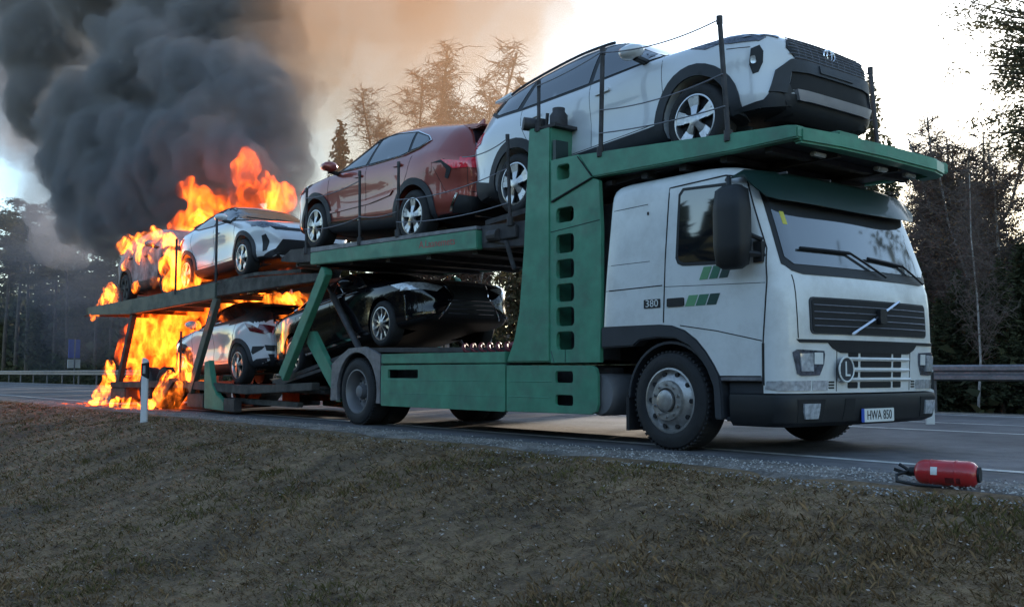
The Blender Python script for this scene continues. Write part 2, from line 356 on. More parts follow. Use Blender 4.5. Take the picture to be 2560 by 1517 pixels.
# tyre-dark worn strips, pebbles on the shoulder, grass and litter on the verge
def scatter(name, pts, mk, m, label_kind='stuff'):
    V = []; F = []
    for p in pts:
        v, f = mk(p); o = len(V); V += v; F += [tuple(i + o for i in q) for q in f]
    me = bpy.data.meshes.new(name); me.from_pydata(V, [], F); me.materials.append(m); me.update()
    o = bpy.data.objects.new(name, me); COL.objects.link(o); o['kind'] = label_kind; return o
def vary_mat(name, c0, c1, rough=0.9, trans=0.0):
    """per-piece colour variation through Random Per Island"""
    m = bpy.data.materials.new(name); m.use_nodes = True; n = m.node_tree.nodes; l = m.node_tree.links; p = n['Principled BSDF']
    g = n.new('ShaderNodeNewGeometry'); cr = n.new('ShaderNodeValToRGB'); cr.color_ramp.elements[0].color = (*c0, 1); cr.color_ramp.elements[1].color = (*c1, 1)
    l.new(g.outputs['Random Per Island'], cr.inputs[0]); l.new(cr.outputs[0], p.inputs['Base Color']); p.inputs['Roughness'].default_value = rough
    p.inputs['Specular IOR Level'].default_value = 0.2
    if trans:
        t = n.new('ShaderNodeBsdfTranslucent'); l.new(cr.outputs[0], t.inputs[0]); mx = n.new('ShaderNodeMixShader'); mx.inputs[0].default_value = trans
        l.new(p.outputs[0], mx.inputs[1]); l.new(t.outputs[0], mx.inputs[2]); l.new(mx.outputs[0], n['Material Output'].inputs['Surface'])
    return m
M['blade'] = vary_mat('dead_grass_blades', (0.08, 0.046, 0.02), (0.36, 0.225, 0.112))
M['blade_green'] = vary_mat('green_grass_blades', (0.065, 0.054, 0.02), (0.17, 0.138, 0.05))
M['litter'] = vary_mat('leaf_litter', (0.16, 0.105, 0.075), (0.50, 0.41, 0.34))
M['pebble'] = vary_mat('pebbles', (0.10, 0.09, 0.085), (0.50, 0.47, 0.44))
def verge_points(count, ymin=-6.9, ymax=-2.2, clump=True, seed=1):
    r = np.random.default_rng(seed); out = []
    while len(out) < count:
        d = 2.2 * (30 / 2.2) ** r.random(); px = r.uniform(-150, 2700)
        v = view_dir(px, 931); v = v / math.hypot(v.x, v.y); x, y = CAM.x + v.x * d, CAM.y + v.y * d
        if not ymin < y < ymax: continue
        if clump and noise.noise(Vector((x * 1.3, y * 1.3, seed))) + 0.5 * noise.noise(Vector((x * 3.7, y * 3.7, seed))) < r.uniform(-0.7, 0.35): continue
        out.append((x, y, d))
    return out
def blade(p, hs=1.0):
    x, y, d = p; z = verge_z(x, y); a = random.random() * 6.283; h = random.uniform(0.006, 0.028) * hs * min(1.6, 0.8 + d * 0.05); w = random.uniform(0.0025, 0.005) * (0.7 + d * 0.12)
    l = random.uniform(1.0, 5.0); b = random.random() * 6.283; tx, ty = x + math.cos(b) * h * l, y + math.sin(b) * h * l
    return [(x - math.cos(a) * w, y - math.sin(a) * w, z - 0.01), (x + math.cos(a) * w, y + math.sin(a) * w, z - 0.01), (tx, ty, z + h)], [(0, 1, 2)]
def leaf(p):
    x, y, d = p; z = verge_z(x, y) + random.uniform(0.005, 0.03); s = random.uniform(0.004, 0.012) * (0.8 + d * 0.07); a = random.random() * 6.283
    u = Vector((math.cos(a), math.sin(a), random.uniform(-0.5, 0.5))) * s; v = Vector((-math.sin(a), math.cos(a), random.uniform(-0.6, 0.6))) * s * 0.6; c = Vector((x, y, z))
    return [c - u, c - v * 1.0, c + u, c + v], [(0, 1, 2, 3)]
def pebble(p):
    x, y, d = p; s = random.uniform(0.005, 0.014); z = 0.006 + s * 0.2
    if y < -2.25: z = verge_z(x, y) + s * 0.3
    return [(x + random.uniform(.7, 1.2) * s, y, z), (x, y + random.uniform(.7, 1.2) * s, z), (x - random.uniform(.7, 1.2) * s, y, z), (x, y - random.uniform(.7, 1.2) * s, z), (x, y, z + s * .8)], [(0, 1, 4), (1, 2, 4), (2, 3, 4), (3, 0, 4)]
scatter('grass', verge_points(110000, ymax=-2.3, seed=1), blade, M['blade'])
scatter('green_grass', verge_points(26000, ymax=-2.35, seed=5), lambda p: blade(p, 1.25), M['blade_green'])
def tuft(p):
    x0, y0, d = p; V, F = [], []
    for k in range(random.randint(8, 18)):
        x, y = x0 + random.gauss(0, .05), y0 + random.gauss(0, .06); z = verge_z(x, y); h = random.uniform(.015, .055); a = random.random() * 6.283; b = random.random() * 6.283; w = random.uniform(.002, .004) * (.8 + d * .1); l = random.uniform(.2, 1.3) * h
        o = len(V); V += [(x - math.cos(a) * w, y - math.sin(a) * w, z - .01), (x + math.cos(a) * w, y + math.sin(a) * w, z - .01), (x + math.cos(b) * l * .5, y + math.sin(b) * l * .5, z + h * .75), (x + math.cos(b) * l, y + math.sin(b) * l, z + h)]; F += [(o, o + 1, o + 2), (o + 2, o + 1, o + 3)]
    return V, F
tp = verge_points(2200, ymax=-2.45, seed=21)
scatter('dry_grass', [p for p in tp if noise.noise(Vector((p[0] * .5, p[1] * .5, 40))) > 0.02], tuft, M['blade'])
scatter('green_grass', [p for p in verge_points(2600, ymax=-2.35, seed=22) if noise.noise(Vector((p[0] * .6, p[1] * .6, 70))) > 0.12], tuft, M['blade_green'])
scatter('fallen_leaves', verge_points(9000, ymax=-2.4, seed=8), leaf, M['litter'])
scatter('gravel', verge_points(5000, -2.5, -1.5, False, 11), pebble, M['pebble'])

# ------------------------------------------------------------------ trees
M['bark'] = mat('pine_bark', (0.085, 0.065, 0.05), 0.9, var=0.35, scale=5, bump=0.4, bscale=14)
M['twig'] = mat('bare_birch_twigs', (0.13, 0.095, 0.08), 0.85, var=0.2)
M['birch_bark'] = mat('birch_bark', (0.34, 0.31, 0.29), 0.8, var=0.4, scale=4)
M['needle'] = vary_mat('spruce_needles', (0.04, 0.048, 0.026), (0.10, 0.105, 0.055), 0.8, .35)
M['needle2'] = vary_mat('pine_needles', (0.06, 0.062, 0.036), (0.14, 0.125, 0.075), 0.8, .35)
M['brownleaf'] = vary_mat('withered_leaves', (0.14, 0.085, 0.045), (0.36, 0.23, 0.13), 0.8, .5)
def quad(V, F, c, s, rnd, droop=0.3, asp=0.4):
    u = Vector((rnd.uniform(-1, 1), rnd.uniform(-1, 1), rnd.uniform(-0.6, 0.5) - droop)).normalized() * s
    v = u.cross(Vector((rnd.uniform(-1, 1), rnd.uniform(-1, 1), rnd.uniform(-1, 1)))).normalized() * s * asp
    o = len(V); V += [c - u * .5 - v * .5, c - u * .2 + v * .6, c + u * .6, c + u * .1 - v * .6]; F.append((o, o + 1, o + 2, o + 3))
def spruce_mesh(seed, h=14.0, rad=2.1, bare=0.08, leaf=0.30):
    rnd = random.Random(seed); tm = MB(); tm.tube([(0, 0, -0.4), (rnd.uniform(-.1, .1), 0, h * .5), (0, rnd.uniform(-.1, .1), h)], 0.16 * h / 14, 6, r2=0.015)
    V, F = [], []; z = h * bare + 0.4
    while z < h * 0.985:
        f = (h - z) / (h * (1 - bare)); L0 = rad * f ** 0.85 + 0.12; k = max(3, int(5 + 3 * f)); a0 = rnd.random() * 6.28
        for i in range(k):
            a = a0 + 6.283 * i / k + rnd.uniform(-.35, .35); L = L0 * rnd.uniform(0.6, 1.12); dz = -0.28 * L + rnd.uniform(-.1, .15)
            d = Vector((math.cos(a), math.sin(a), 0)); tip = Vector((0, 0, z)) + d * L + Vector((0, 0, dz + 0.1 * L))
            if L > 0.5: tm.tube([Vector((0, 0, z)), Vector((0, 0, z)) + d * L * .6 + Vector((0, 0, dz * .7)), tip], 0.022, 3, r2=0.006)
            m = max(3, int(L / 0.055))
            for j in range(m):
                t = (j + rnd.random()) / m; c = Vector((0, 0, z)) + d * L * t + Vector((0, 0, dz * t * (1.5 - .5 * t) + (0.1 * L if t > .8 else 0)))
                wsp = 0.10 + 0.30 * (1 - abs(2 * t - 0.9)) * min(1, L)
                c += Vector((rnd.gauss(0, wsp * .55), rnd.gauss(0, wsp * .55), rnd.gauss(-.08, .10))); quad(V, F, c, leaf * rnd.uniform(.6, 1.25), rnd)
        z += rnd.uniform(0.2, 0.34) * (0.6 + 0.6 * f)
    return tm, V, F
def pine_mesh(seed, h=16.0, crown=0.42, rad=2.2, leaf=0.30, dens=1.0):
    rnd = random.Random(seed); tm = MB(); bx, by = rnd.uniform(-.5, .5), rnd.uniform(-.5, .5)
    ax = lambda z: Vector((bx * (z / h) ** 2, by * (z / h) ** 2, z))
    tm.tube([ax(z) + Vector((0, 0, -.4 if z == 0 else 0)) for z in (0, h * .3, h * .6, h * .85, h)], 0.17 * h / 16, 7, r2=0.03)
    V, F = [], []
    for i in range(int(26 * dens * h / 16)):
        z = h * (1 - crown * rnd.random() ** 0.9); f = (h - z) / (h * crown); L = rad * (0.35 + 0.75 * math.sin(min(1, f + .15) * 2.2)) * rnd.uniform(.5, 1.1)
        a = rnd.random() * 6.283; d = Vector((math.cos(a), math.sin(a), rnd.uniform(-.05, .45))); e = ax(z) + d * L
        tm.tube([ax(z), ax(z) + d * L * .55 + Vector((0, 0, -.08)), e], 0.04, 4, r2=0.012)
        for c in range(rnd.randint(3, 5)):
            cc = ax(z) + d * L * rnd.uniform(.45, 1.08) + Vector((rnd.gauss(0, .3), rnd.gauss(0, .3), rnd.gauss(.05, .18))); rr = rnd.uniform(.22, .5)
            for q in range(int(46 * rr / .4)):
                o = Vector((rnd.gauss(0, 1), rnd.gauss(0, 1), rnd.gauss(0, .55))) * rr * .55; quad(V, F, cc + o, leaf * rnd.uniform(.5, 1.1), rnd, -0.1, .3)
    for i in range(7):
        z = h * rnd.uniform(.22, 1 - crown); a = rnd.random() * 6.283; L = rnd.uniform(.4, 1.6); tm.tube([ax(z), ax(z) + Vector((math.cos(a), math.sin(a), rnd.uniform(-.3, .1))) * L], 0.018, 3, r2=.006)
    return tm, V, F
def birch_mesh(seed, h=13.0, leaves=0, spread=1.0):
    rnd = random.Random(seed); tm = MB(); tw = MB()
    def branch(mb, p, d, L, r, lvl):
        pts = [p]; q = p.copy(); dd = d.copy(); n = 4 if lvl < 2 else 3
        for i in range(n):
            dd = (dd + Vector((rnd.gauss(0, .13), rnd.gauss(0, .13), rnd.gauss(.06 if lvl < 2 else -.04, .1)))).normalized(); q = q + dd * (L / n); pts.append(q)
        mb.tube(pts, r, 5 if lvl == 0 else 3, r2=max(.004, r * .35)); return pts, dd
    pts, d = branch(tm, Vector((0, 0, -.3)), Vector((0, 0, 1)), h, .0085 * h, 0)
    ends = []
    def at(pts, t):
        k = t * (len(pts) - 1); i = min(int(k), len(pts) - 2); return pts[i].lerp(pts[i + 1], k - i)
    for i in range(int(34 * h / 13)):
        t = 0.22 + 0.77 * i / (34 * h / 13); a = rnd.random() * 6.283; L = (1.0 - t) * 0.30 * h * rnd.uniform(.7, 1.2) * spread + .7
        p1, d1 = branch(tw, at(pts, t), Vector((math.cos(a) * .75, math.sin(a) * .75, .85)).normalized(), L, .010 + .022 * (1 - t), 1)
        for j in range(int(5 + 3.5 * L)):
            a2 = rnd.random() * 6.283; L2 = L * rnd.uniform(.2, .42) + .25
            p2, d2 = branch(tw, at(p1, rnd.uniform(.15, 1)), Vector((math.cos(a2) * .7, math.sin(a2) * .7, rnd.uniform(.1, .9))).normalized(), L2, .015, 2)
            for k in range(5):
                a3 = rnd.random() * 6.283; L3 = rnd.uniform(.25, .75)
                p3, d3 = branch(tw, at(p2, rnd.uniform(.2, 1)), Vector((math.cos(a3) * .7, math.sin(a3) * .7, rnd.uniform(-.5, .6))).normalized(), L3, .016, 3); ends.append(p3[-1]); ends.append(p3[1])
    V, F = [], []
    for i in range(leaves): quad(V, F, rnd.choice(ends) + Vector((rnd.gauss(0, .08), rnd.gauss(0, .08), rnd.gauss(0, .08))), rnd.uniform(.05, .11), rnd, .2, .7)
    return tm, tw, V, F
def crown_obj(V, F, m, name='crown'):
    me = bpy.data.meshes.new(name); me.from_pydata(V, [], F); me.materials.append(m); me.update()
    o = bpy.data.objects.new(name, me); COL.objects.link(o); return o
PROTO = {}
def proto(key, name, maker, leaf_m, kind):
    root = empty(name)
    if kind == 'birch':
        tm, tw, V, F = maker(); tm.build('trunk', M['birch_bark'], root, smooth=60); c = tw.build('crown', M['twig'], root)
        if V: c2 = crown_obj(V, F, leaf_m, 'leaves'); c2.parent = root
    else:
        tm, V, F = maker(); tm.build('trunk', M['bark'], root, smooth=60); c = crown_obj(V, F, leaf_m); c.parent = root
    PROTO[key] = root
proto('s1', 'spruce_tree', lambda: spruce_mesh(1), M['needle'], 's'); proto('s2', 'spruce_tree', lambda: spruce_mesh(2, 14, 2.6, .05, .34), M['needle'], 's')
proto('s3', 'spruce_tree', lambda: spruce_mesh(3, 14, 1.45, .1, .26), M['needle2'], 's')
proto('p1', 'pine_tree', lambda: pine_mesh(4), M['needle2'], 'p'); proto('p2', 'pine_tree', lambda: pine_mesh(5, 16, .5, 2.6), M['needle2'], 'p'); proto('p3', 'pine_tree', lambda: pine_mesh(6, 16, .34, 1.7), M['needle2'], 'p')
proto('p4', 'pine_tree', lambda: pine_mesh(15, 16, .60, 1.8, .15, 7.0), M['needle2'], 'p')
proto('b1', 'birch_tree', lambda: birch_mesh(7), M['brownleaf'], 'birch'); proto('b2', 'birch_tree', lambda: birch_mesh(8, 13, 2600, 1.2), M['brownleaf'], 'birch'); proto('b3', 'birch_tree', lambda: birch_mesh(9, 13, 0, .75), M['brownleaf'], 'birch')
H0 = {'s': 14.0, 'p': 16.0, 'b': 13.0}
USED = set()
def tree(key, px, y, top=None, h=None, label='', cat='tree', group=None, wide=1.0, rz=None):
    """stands a tree on the bank at depth y along the line of sight px; its top reaches the pixel row `top`"""
    v = view_dir(px, 931); t = (y - CAM.y) / v.y; base = CAM + v * t; base.z = 0.0 if y > 14 else -0.2
    if top is not None: h = at_y(px, top, y).z - base.z
    o = PROTO[key] if key not in USED else copy_tree(PROTO[key]); USED.add(key)
    s = h / H0[key[0]]; o.location = base; o.scale = (s * wide, s * wide, s); o.rotation_euler = (0, 0, random.random() * 6.283 if rz is None else rz)
    tag(o, label, cat, group); return o
# ---- forest beyond the far guard rail
G_R = 'trees in the wood right of the cab'; G_L = 'trees in the smoky wood behind the burning trailer'; G_C = 'trees behind the roofs of the upper deck cars'
tree('p4', 2645, 13.6, h=13.5, label='tall pine cut by the right edge of the frame, high ragged crown', group=G_R, rz=2.0)
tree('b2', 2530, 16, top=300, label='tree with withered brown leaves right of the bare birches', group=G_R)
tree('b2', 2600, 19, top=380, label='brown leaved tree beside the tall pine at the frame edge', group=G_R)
tree('b1', 2350, 18, top=268, label='bare pale twigged birch nearest the deck tip above the cab', group=G_R)
tree('b3', 2400, 17, top=300, label='slender bare birch right of the deck tip', group=G_R)
tree('b1', 2470, 20, top=320, label='bare birch between the deck tip and the brown leaved tree', group=G_R)
tree('b1', 2385, 19, top=330, label='bare twiggy birch right of the birch nearest the deck tip', group=G_R, wide=1.2)
tree('b1', 2425, 18.5, top=360, label='broad bare birch above the thicket, left of the brown leaved tree', group=G_R, wide=1.3)
tree('b2', 2320, 20, top=380, label='brown twigged tree just right of the far end of the deck', group=G_R, wide=1.2)  # brown leaves on this and the next trees stand in for golden light
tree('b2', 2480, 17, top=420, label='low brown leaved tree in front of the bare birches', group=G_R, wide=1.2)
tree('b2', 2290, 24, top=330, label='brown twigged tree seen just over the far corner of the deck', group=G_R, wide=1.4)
tree('b2', 2400, 23, top=350, label='golden brown leaved tree added for the glow between the birches and the thicket', group=G_R, wide=1.4)
for px, y, tp, k, lb in ((2268, 19, 440, 'b3', 'thin bare tree peeking past the corner of the deck'), (2312, 18, 400, 'b1', 'bare branching tree over the low spruces next to the cab'), (2338, 22, 350, 'b3', 'tall thin bare tree in the glow right of the deck'), (2372, 17, 390, 'b1', 'many twigged bare tree in the middle of the glow'), (2415, 21, 340, 'b3', 'tall thin bare tree right of the middle of the glow'), (2455, 19, 400, 'b1', 'bare tree against the glow left of the tall pine'), (2500, 20, 350, 'b1', 'bare tree half hidden by the tall pine')):
    tree(k, px, y, top=tp, label=lb, group=G_R, wide=1.1)
tree('b3', 2440, 12.6, top=420, label='thin bare tree with its lit stem close behind the guard rail', group=G_R, wide=0.7)
tree('s3', 2196, 22, top=176, label='slim dark spruce behind the front edge of the top deck', group=G_R)
tree('s1', 2238, 22, top=330, label='shorter spruce right of the slim spruce behind the deck edge', group=G_R, wide=.8)
for px, y, tp, k in ((2296, 14.5, 640, 's1'), (2352, 13.4, 740, 's2'), (2398, 14.0, 670, 's1'), (2452, 13.8, 690, 's2'), (2506, 13.3, 640, 's1'), (2562, 14.2, 600, 's2'), (2330, 17, 690, 's3'), (2425, 17.5, 660, 's2'), (2540, 17, 590, 's1'), (2612, 16, 560, 's1'), (2480, 21, 640, 's2'), (2370, 22, 650, 's1'), (2660, 15, 520, 's2')):
    tree(k, px, y, top=tp, label='dark young spruce in the thicket behind the guard rail right of the cab', group='dark young spruces right of the cab', wide=1.5)
tree('s1', 845, 16, top=300, label='spruce standing left of the brown car against the tan smoke', group=G_C, wide=1.0)
tree('s3', 1300, 17, top=182, label='spruce rising between the brown car and the white car', group=G_C, wide=1.1)
for px, y, tp, k, lb in ((1098, 20, 108, 'b1', 'tall bare birch left of the twin tops behind the brown car'), (1160, 21, 104, 'b3', 'tall bare birch right of the twin tops behind the brown car'), (1040, 19, 178, 'b1', 'bare birch at the left flank of the tall birches'),
                      (985, 20, 230, 'b3', 'lower bare birch left of the birch clump over the brown car'), (1215, 20, 225, 'b1', 'bare birch right of the clump near the spruce'), (1122, 18, 190, 'b1', 'dense bare birch in the middle of the clump'),
                      (955, 22, 300, 'b1', 'leftmost low bare birch above the brown car roof'), (1180, 18, 260, 'b3', 'short bare birch right of the middle of the clump'), (1070, 17, 260, 'b3', 'short bare birch left of the middle of the clump'), (1255, 21, 300, 'b3', 'thin bare birch touching the spruce between the cars')):
    tree(k, px, y, top=tp, label=lb, group=G_C)
rl = random.Random(3)
for i, (px, y, tp) in enumerate(((8, 14, 560), (38, 14.6, 522), (66, 14.2, 516), (104, 14.5, 548), (134, 15, 560), (166, 14.5, 590), (-30, 14.5, 530), (200, 15, 600), (236, 14, 615), (275, 15, 620), (315, 15, 620), (22, 18, 540), (88, 19, 530), (150, 20, 560), (-60, 15, 500), (-100, 14.3, 520), (50, 24, 560), (120, 26, 575), (215, 22, 600), (360, 15, 630), (410, 15.5, 600), (470, 15, 600), (550, 15.5, 600), (640, 16, 600))):
    lb = {1: 'tallest hazy pine in the wood at the left edge', 2: 'hazy pine right of the tallest pine at the left edge', 3: 'hazy pine third from the tallest one at the left edge'}.get(i, 'smoke dimmed pine in the dense wood behind the burning trailer')
    tree(('p1', 'p3', 'p2', 's3')[i % 4] if i > 0 else 'p3', px, y, top=tp, label=lb, group=G_L, wide=1.3)
V, F, tmf = [], [], MB()
rf = random.Random(12)
for i in range(330):
    x = rf.uniform(-190, 30) if i < 190 else rf.uniform(-75, -12); y = rf.uniform(26, 55); h = (rf.uniform(4.5, 7) if x > -22 else rf.uniform(6, 9.5)) if x > -75 else rf.uniform(9, 13)
    for j in range(230):
        z = h * (1 - rf.random() ** 0.6 * 0.95); w = (h - z) * 0.24 + .1; quad(V, F, Vector((x + rf.gauss(0, w * .6), y + rf.gauss(0, w * .6), z)), rf.uniform(.4, .9), rf, .3, .5)
o = crown_obj(V, F, M['needle'], 'forest'); o['kind'] = 'stuff'
V, F = [], []
for i in range(330):  # unseen wood behind the photographer, added dense to darken reflections
    x = rf.uniform(-80, 70); y = rf.uniform(-50, -30); h = rf.uniform(9, 14)
    for j in range(150):
        z = h * (1 - rf.random() ** 0.6 * 0.98); w = (h - z) * 0.24 + .2; quad(V, F, Vector((x + rf.gauss(0, w * .6), y + rf.gauss(0, w * .6), z - .9)), rf.uniform(1.2, 2.4), rf, .3, .6)
o = crown_obj(V, F, M['needle'], 'forest'); o['kind'] = 'stuff'
V, F = [], []
for i in range(60):  # the same wood goes on beyond the right edge, where the windscreen mirrors it
    x = rf.uniform(3, 40); y = rf.uniform(14, 30); h = rf.uniform(8, 15)
    for j in range(200):
        z = h * (1 - rf.random() ** 0.6 * 0.97); w = (h - z) * 0.16 + .15; quad(V, F, Vector((x + rf.gauss(0, w * .6), y + rf.gauss(0, w * .6), z)), rf.uniform(.3, .7), rf, .3, .4)
for i in range(430):  # deep dark wood at the far left, its crowns one mass
    x = rf.uniform(-230, -62); y = rf.uniform(16, 34); h = rf.uniform(8, 12.5)
    for j in range(170):
        z = h * (1 - rf.random() ** 0.7 * 0.98); w = (h - z) * 0.2 + .5; quad(V, F, Vector((x + rf.gauss(0, w * .6), y + rf.gauss(0, w * .6), z)), rf.uniform(.4, .9), rf, .3, .55)
o = crown_obj(V, F, M['needle'], 'forest'); o['kind'] = 'stuff'
V, F = [], []
for i in range(1500):  # low scrub under the trees beyond the rail
    x = rf.uniform(-120, 12); y = rf.uniform(12.2, 20); hh = rf.uniform(.4, 1.9)
    for j in range(16): quad(V, F, Vector((x + rf.gauss(0, .4), y + rf.gauss(0, .3), -.2 + hh * rf.random())), rf.uniform(.15, .4), rf, .1, .4)
o = crown_obj(V, F, M['needle'], 'undergrowth'); o['kind'] = 'stuff'

# ---- guard rail, road sign, marker posts
gr = empty('guard_rail', (0, 10.9, 0)); tag(gr, 'long galvanised guard rail along the far side of the road', 'guard rail')
prof = [(0.0, .56), (.055, .60), (.055, .66), (.0, .70), (.0, .74), (.055, .78), (.055, .84), (0, .88), (.012, .88), (.067, .845), (.067, .775), (.012, .735), (.012, .705), (.067, .665), (.067, .595), (.012, .56)]
for x in range(-132, 24, 4):
    mb = MB(); mb.prism([(-a, b) for a, b in prof], x + .01, x + 4.0, 'x'); mb.build('rail', M['steel'], gr)
    mb = MB(); mb.box(x - .03, x + .03, .015, .10, -.35, .80); mb.build('post', M['steel'], gr)
s = at_y(184, 931, 11.6); sg = empty('road_sign', (s.x, 11.6, -.1), (0, 0, R(-62))); tag(sg, 'blue road sign with a white upright stripe above a small white plate', 'road sign')
mb = MB(); mb.tube([(0, 0.05, -.3), (0, .05, 3.2)], .045, 8); mb.build('pole', M['steel'], sg)
mb = MB(); mb.box(-.50, .50, -.02, .02, 1.85, 3.15); mb.build('sign_face', M['blue'], sg)
mb = MB(); mb.box(-.045, .045, -.03, -.021, 2.0, 3.0); mb.prism([(-.12, 2.85), (0, 3.07), (.12, 2.85)], -.03, -.0215); mb.build('white_stripe', M['plate'], sg)
mb = MB(); mb.box(-.55, .55, -.02, .02, 1.15, 1.75); mb.build('plate', M['plate'], sg)
def delineator(loc, label, h=1.03, lean=0):
    e = empty('marker_post', loc, (0, lean, R(38))); tag(e, label, 'marker post')
    def sl(z): return -.012 if z > h - .06 else 0
    mb = MB(); mb.prism([(-.06, -.25), (.06, -.25), (.055, h - .05), (-.02, h), (-.055, h - .02)], -.022, .022); mb.build('body', M['post'], e, bevel=.008)
    mb = MB(); mb.prism([(-.0605, h - .28), (.0605, h - .34), (.0595, h - .08), (-.0595, h - .10)], -.0245, .0245); mb.build('black_band', M['black'], e)
    mb = MB(); mb.box(-.022, .022, -.031, -.0246, h - .26, h - .13); mb.build('reflector', M['lamp'], e)
delineator((-9.77, -2.85, -.06), 'white roadside marker post with a black band in front of the flames')
dp = CAM + view_dir(2326, 1060) * (-CAM.z / view_dir(2326, 1060).z)
delineator((dp.x, dp.y, 0), 'grey white marker post just behind the right end of the truck bumper', .82)

# ------------------------------------------------------------------ the transporter truck
T = empty('car_transporter_truck'); tag(T, 'white cab and green body of the car transporter truck, parked half on the shoulder', 'truck')
def wheel(parent, c, near=True, rear=False, r=.465, w=.30, rimr=.305, tm='rubber', rm='alloy_dull'):
    s = -1 if near else 1
    def pr(p): return [(a, s * b) for a, b in p]
    mb = MB(); mb.lathe(pr([(rimr - .01, -.10), (rimr - .005, .0), (rimr + .012, .012), (rimr + .06, .018), (r - .06, .014), (r - .025, 0), (r - .006, -.03), (r, -.07), (r, -w + .07), (r - .006, -w + .03), (r - .03, -w), (rimr, -w - .01)]), c, n=56, cap=False)
    for k in range(56):   # tread grooves as small shoulder blocks
        t = 2 * math.pi * k / 56; a = Vector((c[0] + math.cos(t) * (r - .012), c[1] - s * .045, c[2] + math.sin(t) * (r - .012))); mb.bar(a, a + Vector((math.cos(t) * .017, 0, math.sin(t) * .017)), .022, .07, (0, 1, 0))
    wo = mb.build('wheel', M[tm], parent, smooth=35)
    mb = MB()
    if not rear:
        mb.lathe(pr([(rimr + .004, -.03), (rimr + .004, .006), (rimr - .012, .01), (rimr - .025, -.02), (rimr - .04, -.035), (.225, .0), (.19, .015), (.185, .05), (.12, .055), (.115, .02), (.06, .015), (.02, .02)]), c, n=48, cap=False)
        hub = MB(); hub.lathe(pr([(.10, .04), (.10, .075), (.085, .085), (.02, .085)]), c, n=24); nr = .152; nd = .05
    else:
        mb.lathe(pr([(rimr + .004, -.03), (rimr + .004, .008), (rimr - .012, .01), (rimr - .03, -.03), (rimr - .04, -.10), (rimr - .05, -.165), (.22, -.185), (.16, -.17), (.155, -.12), (.10, -.115), (.09, -.06), (.03, -.055)]), c, n=48, cap=False)
        hub = MB(); hub.lathe(pr([(.085, -.12), (.085, -.03), (.07, -.02), (.02, -.02)]), c, n=20); nr = .128; nd = -.12
    mb.build('rim', M[rm], wo, smooth=40); hub.build('hub', M[rm], wo, smooth=40)
    nt = MB(); hl = MB()
    for k in range(10):
        t = 2 * math.pi * (k + .5) / 10; p = Vector((c[0] + nr * math.cos(t), c[1] + s * nd, c[2] + nr * math.sin(t))); nt.tube([p, p + Vector((0, s * .028, 0))], .015, 6)
        t += .31; q = Vector((c[0] + .252 * math.cos(t), c[1] + s * (-.012 if not rear else -.17), c[2] + .252 * math.sin(t)))
        if not rear: hl.tube([q + Vector((0, -s * .03, 0)), q + Vector((0, s * .006, 0))], .0225, 10)
        else: hl.tube([q + Vector((0, -s * .03, 0)), q + Vector((0, s * .004, 0))], .02, 8)
    nt.build('wheel_nuts', M['alloy_dull'], wo)['kind'] = 'stuff'; hl.build('rim_holes', M['void'], wo)['kind'] = 'stuff'
    return wo
for x, rear in ((0, False), (-5.85, True)):
    wheel(T, (x, -1.22, .465), True, rear, rm='alloy_dull' if not rear else 'rim_steel'); wheel(T, (x, 1.22, .465), False, rear, rm='rim_steel')
    if rear: wheel(T, (x, -.88, .465), True, rear, rm='rim_steel'); wheel(T, (x, .88, .465), False, rear, rm='rim_steel')
mb = MB()
for y in (-.42, .42): mb.box(-7.1, 1.15, y - .05, y + .05, .52, .80)
for x in (-6.8, -5.2, -3.6, -2.0, -.6, .9): mb.box(x - .05, x + .05, -.37, .37, .56, .76)
mb.tube([(0, -.95, .465), (0, .95, .465)], .07, 10); mb.tube([(-5.85, -.8, .465), (-5.85, .8, .465)], .10, 10); mb.lathe([(.05, -.25), (.22, -.12), (.22, .12), (.05, .25)], (-5.85, 0, .465), n=16)
mb.box(-.6, .9, -.38, .38, .42, .9); mb.box(-1.0, -.5, -.3, .3, .30, .62)
mb.build('chassis', M['steel_dk'], T)
# --- cab shell: stacked plan outlines from sill to roof
ZS = [.55, .60, .75, .95, 1.02, 1.20, 1.40, 1.50, 1.56, 1.64, 1.80, 2.0, 2.2, 2.36, 2.44, 2.50, 2.55, 2.59, 2.62, 2.635]
XF = [(.55, 1.40), (1.0, 1.42), (1.45, 1.405), (1.56, 1.375), (1.64, 1.345), (2.44, 1.045), (2.50, 1.0), (2.55, .93), (2.59, .80), (2.62, .60), (2.635, .40)]
HW = [(.55, 1.235), (1.0, 1.245), (1.6, 1.245), (2.2, 1.235), (2.46, 1.225), (2.54, 1.205), (2.59, 1.165), (2.62, 1.10), (2.635, 1.02)]
XR = [(.55, -.93), (1.2, -.90), (2.3, -.79), (2.52, -.765), (2.58, -.74), (2.615, -.69), (2.635, -.61)]
def cab_ring(z):
    xf, hw, xr = interp(XF, z), interp(HW, z), interp(XR, z); rc = .24 if z < 1.6 else .20; bul = .045
    pts = [(xr, 0), (xr, hw * .5), (xr, hw - .07), (xr + .02, hw - .02), (xr + .07, hw)]
    n = 10; x0 = xf - bul - rc - .02
    for k in range(1, n): pts.append((xr + .07 + (x0 - xr - .07) * k / n, hw))
    for k in range(0, 8):
        a = R(90 * k / 7); pts.append((x0 + rc * math.sin(a), hw - rc + rc * math.cos(a)))
    xe = x0 + rc
    for k in range(1, 8):
        t = k / 7; pts.append((xe + (xf - xe) * (1 - (1 - t) ** 2), (hw - rc) * (1 - t)))
    return [(x, -y) for x, y in pts] + [(x, y) for x, y in reversed(pts[1:-1])]
mb = MB(); rings = [cab_ring(z) for z in ZS]; n = len(rings[0])
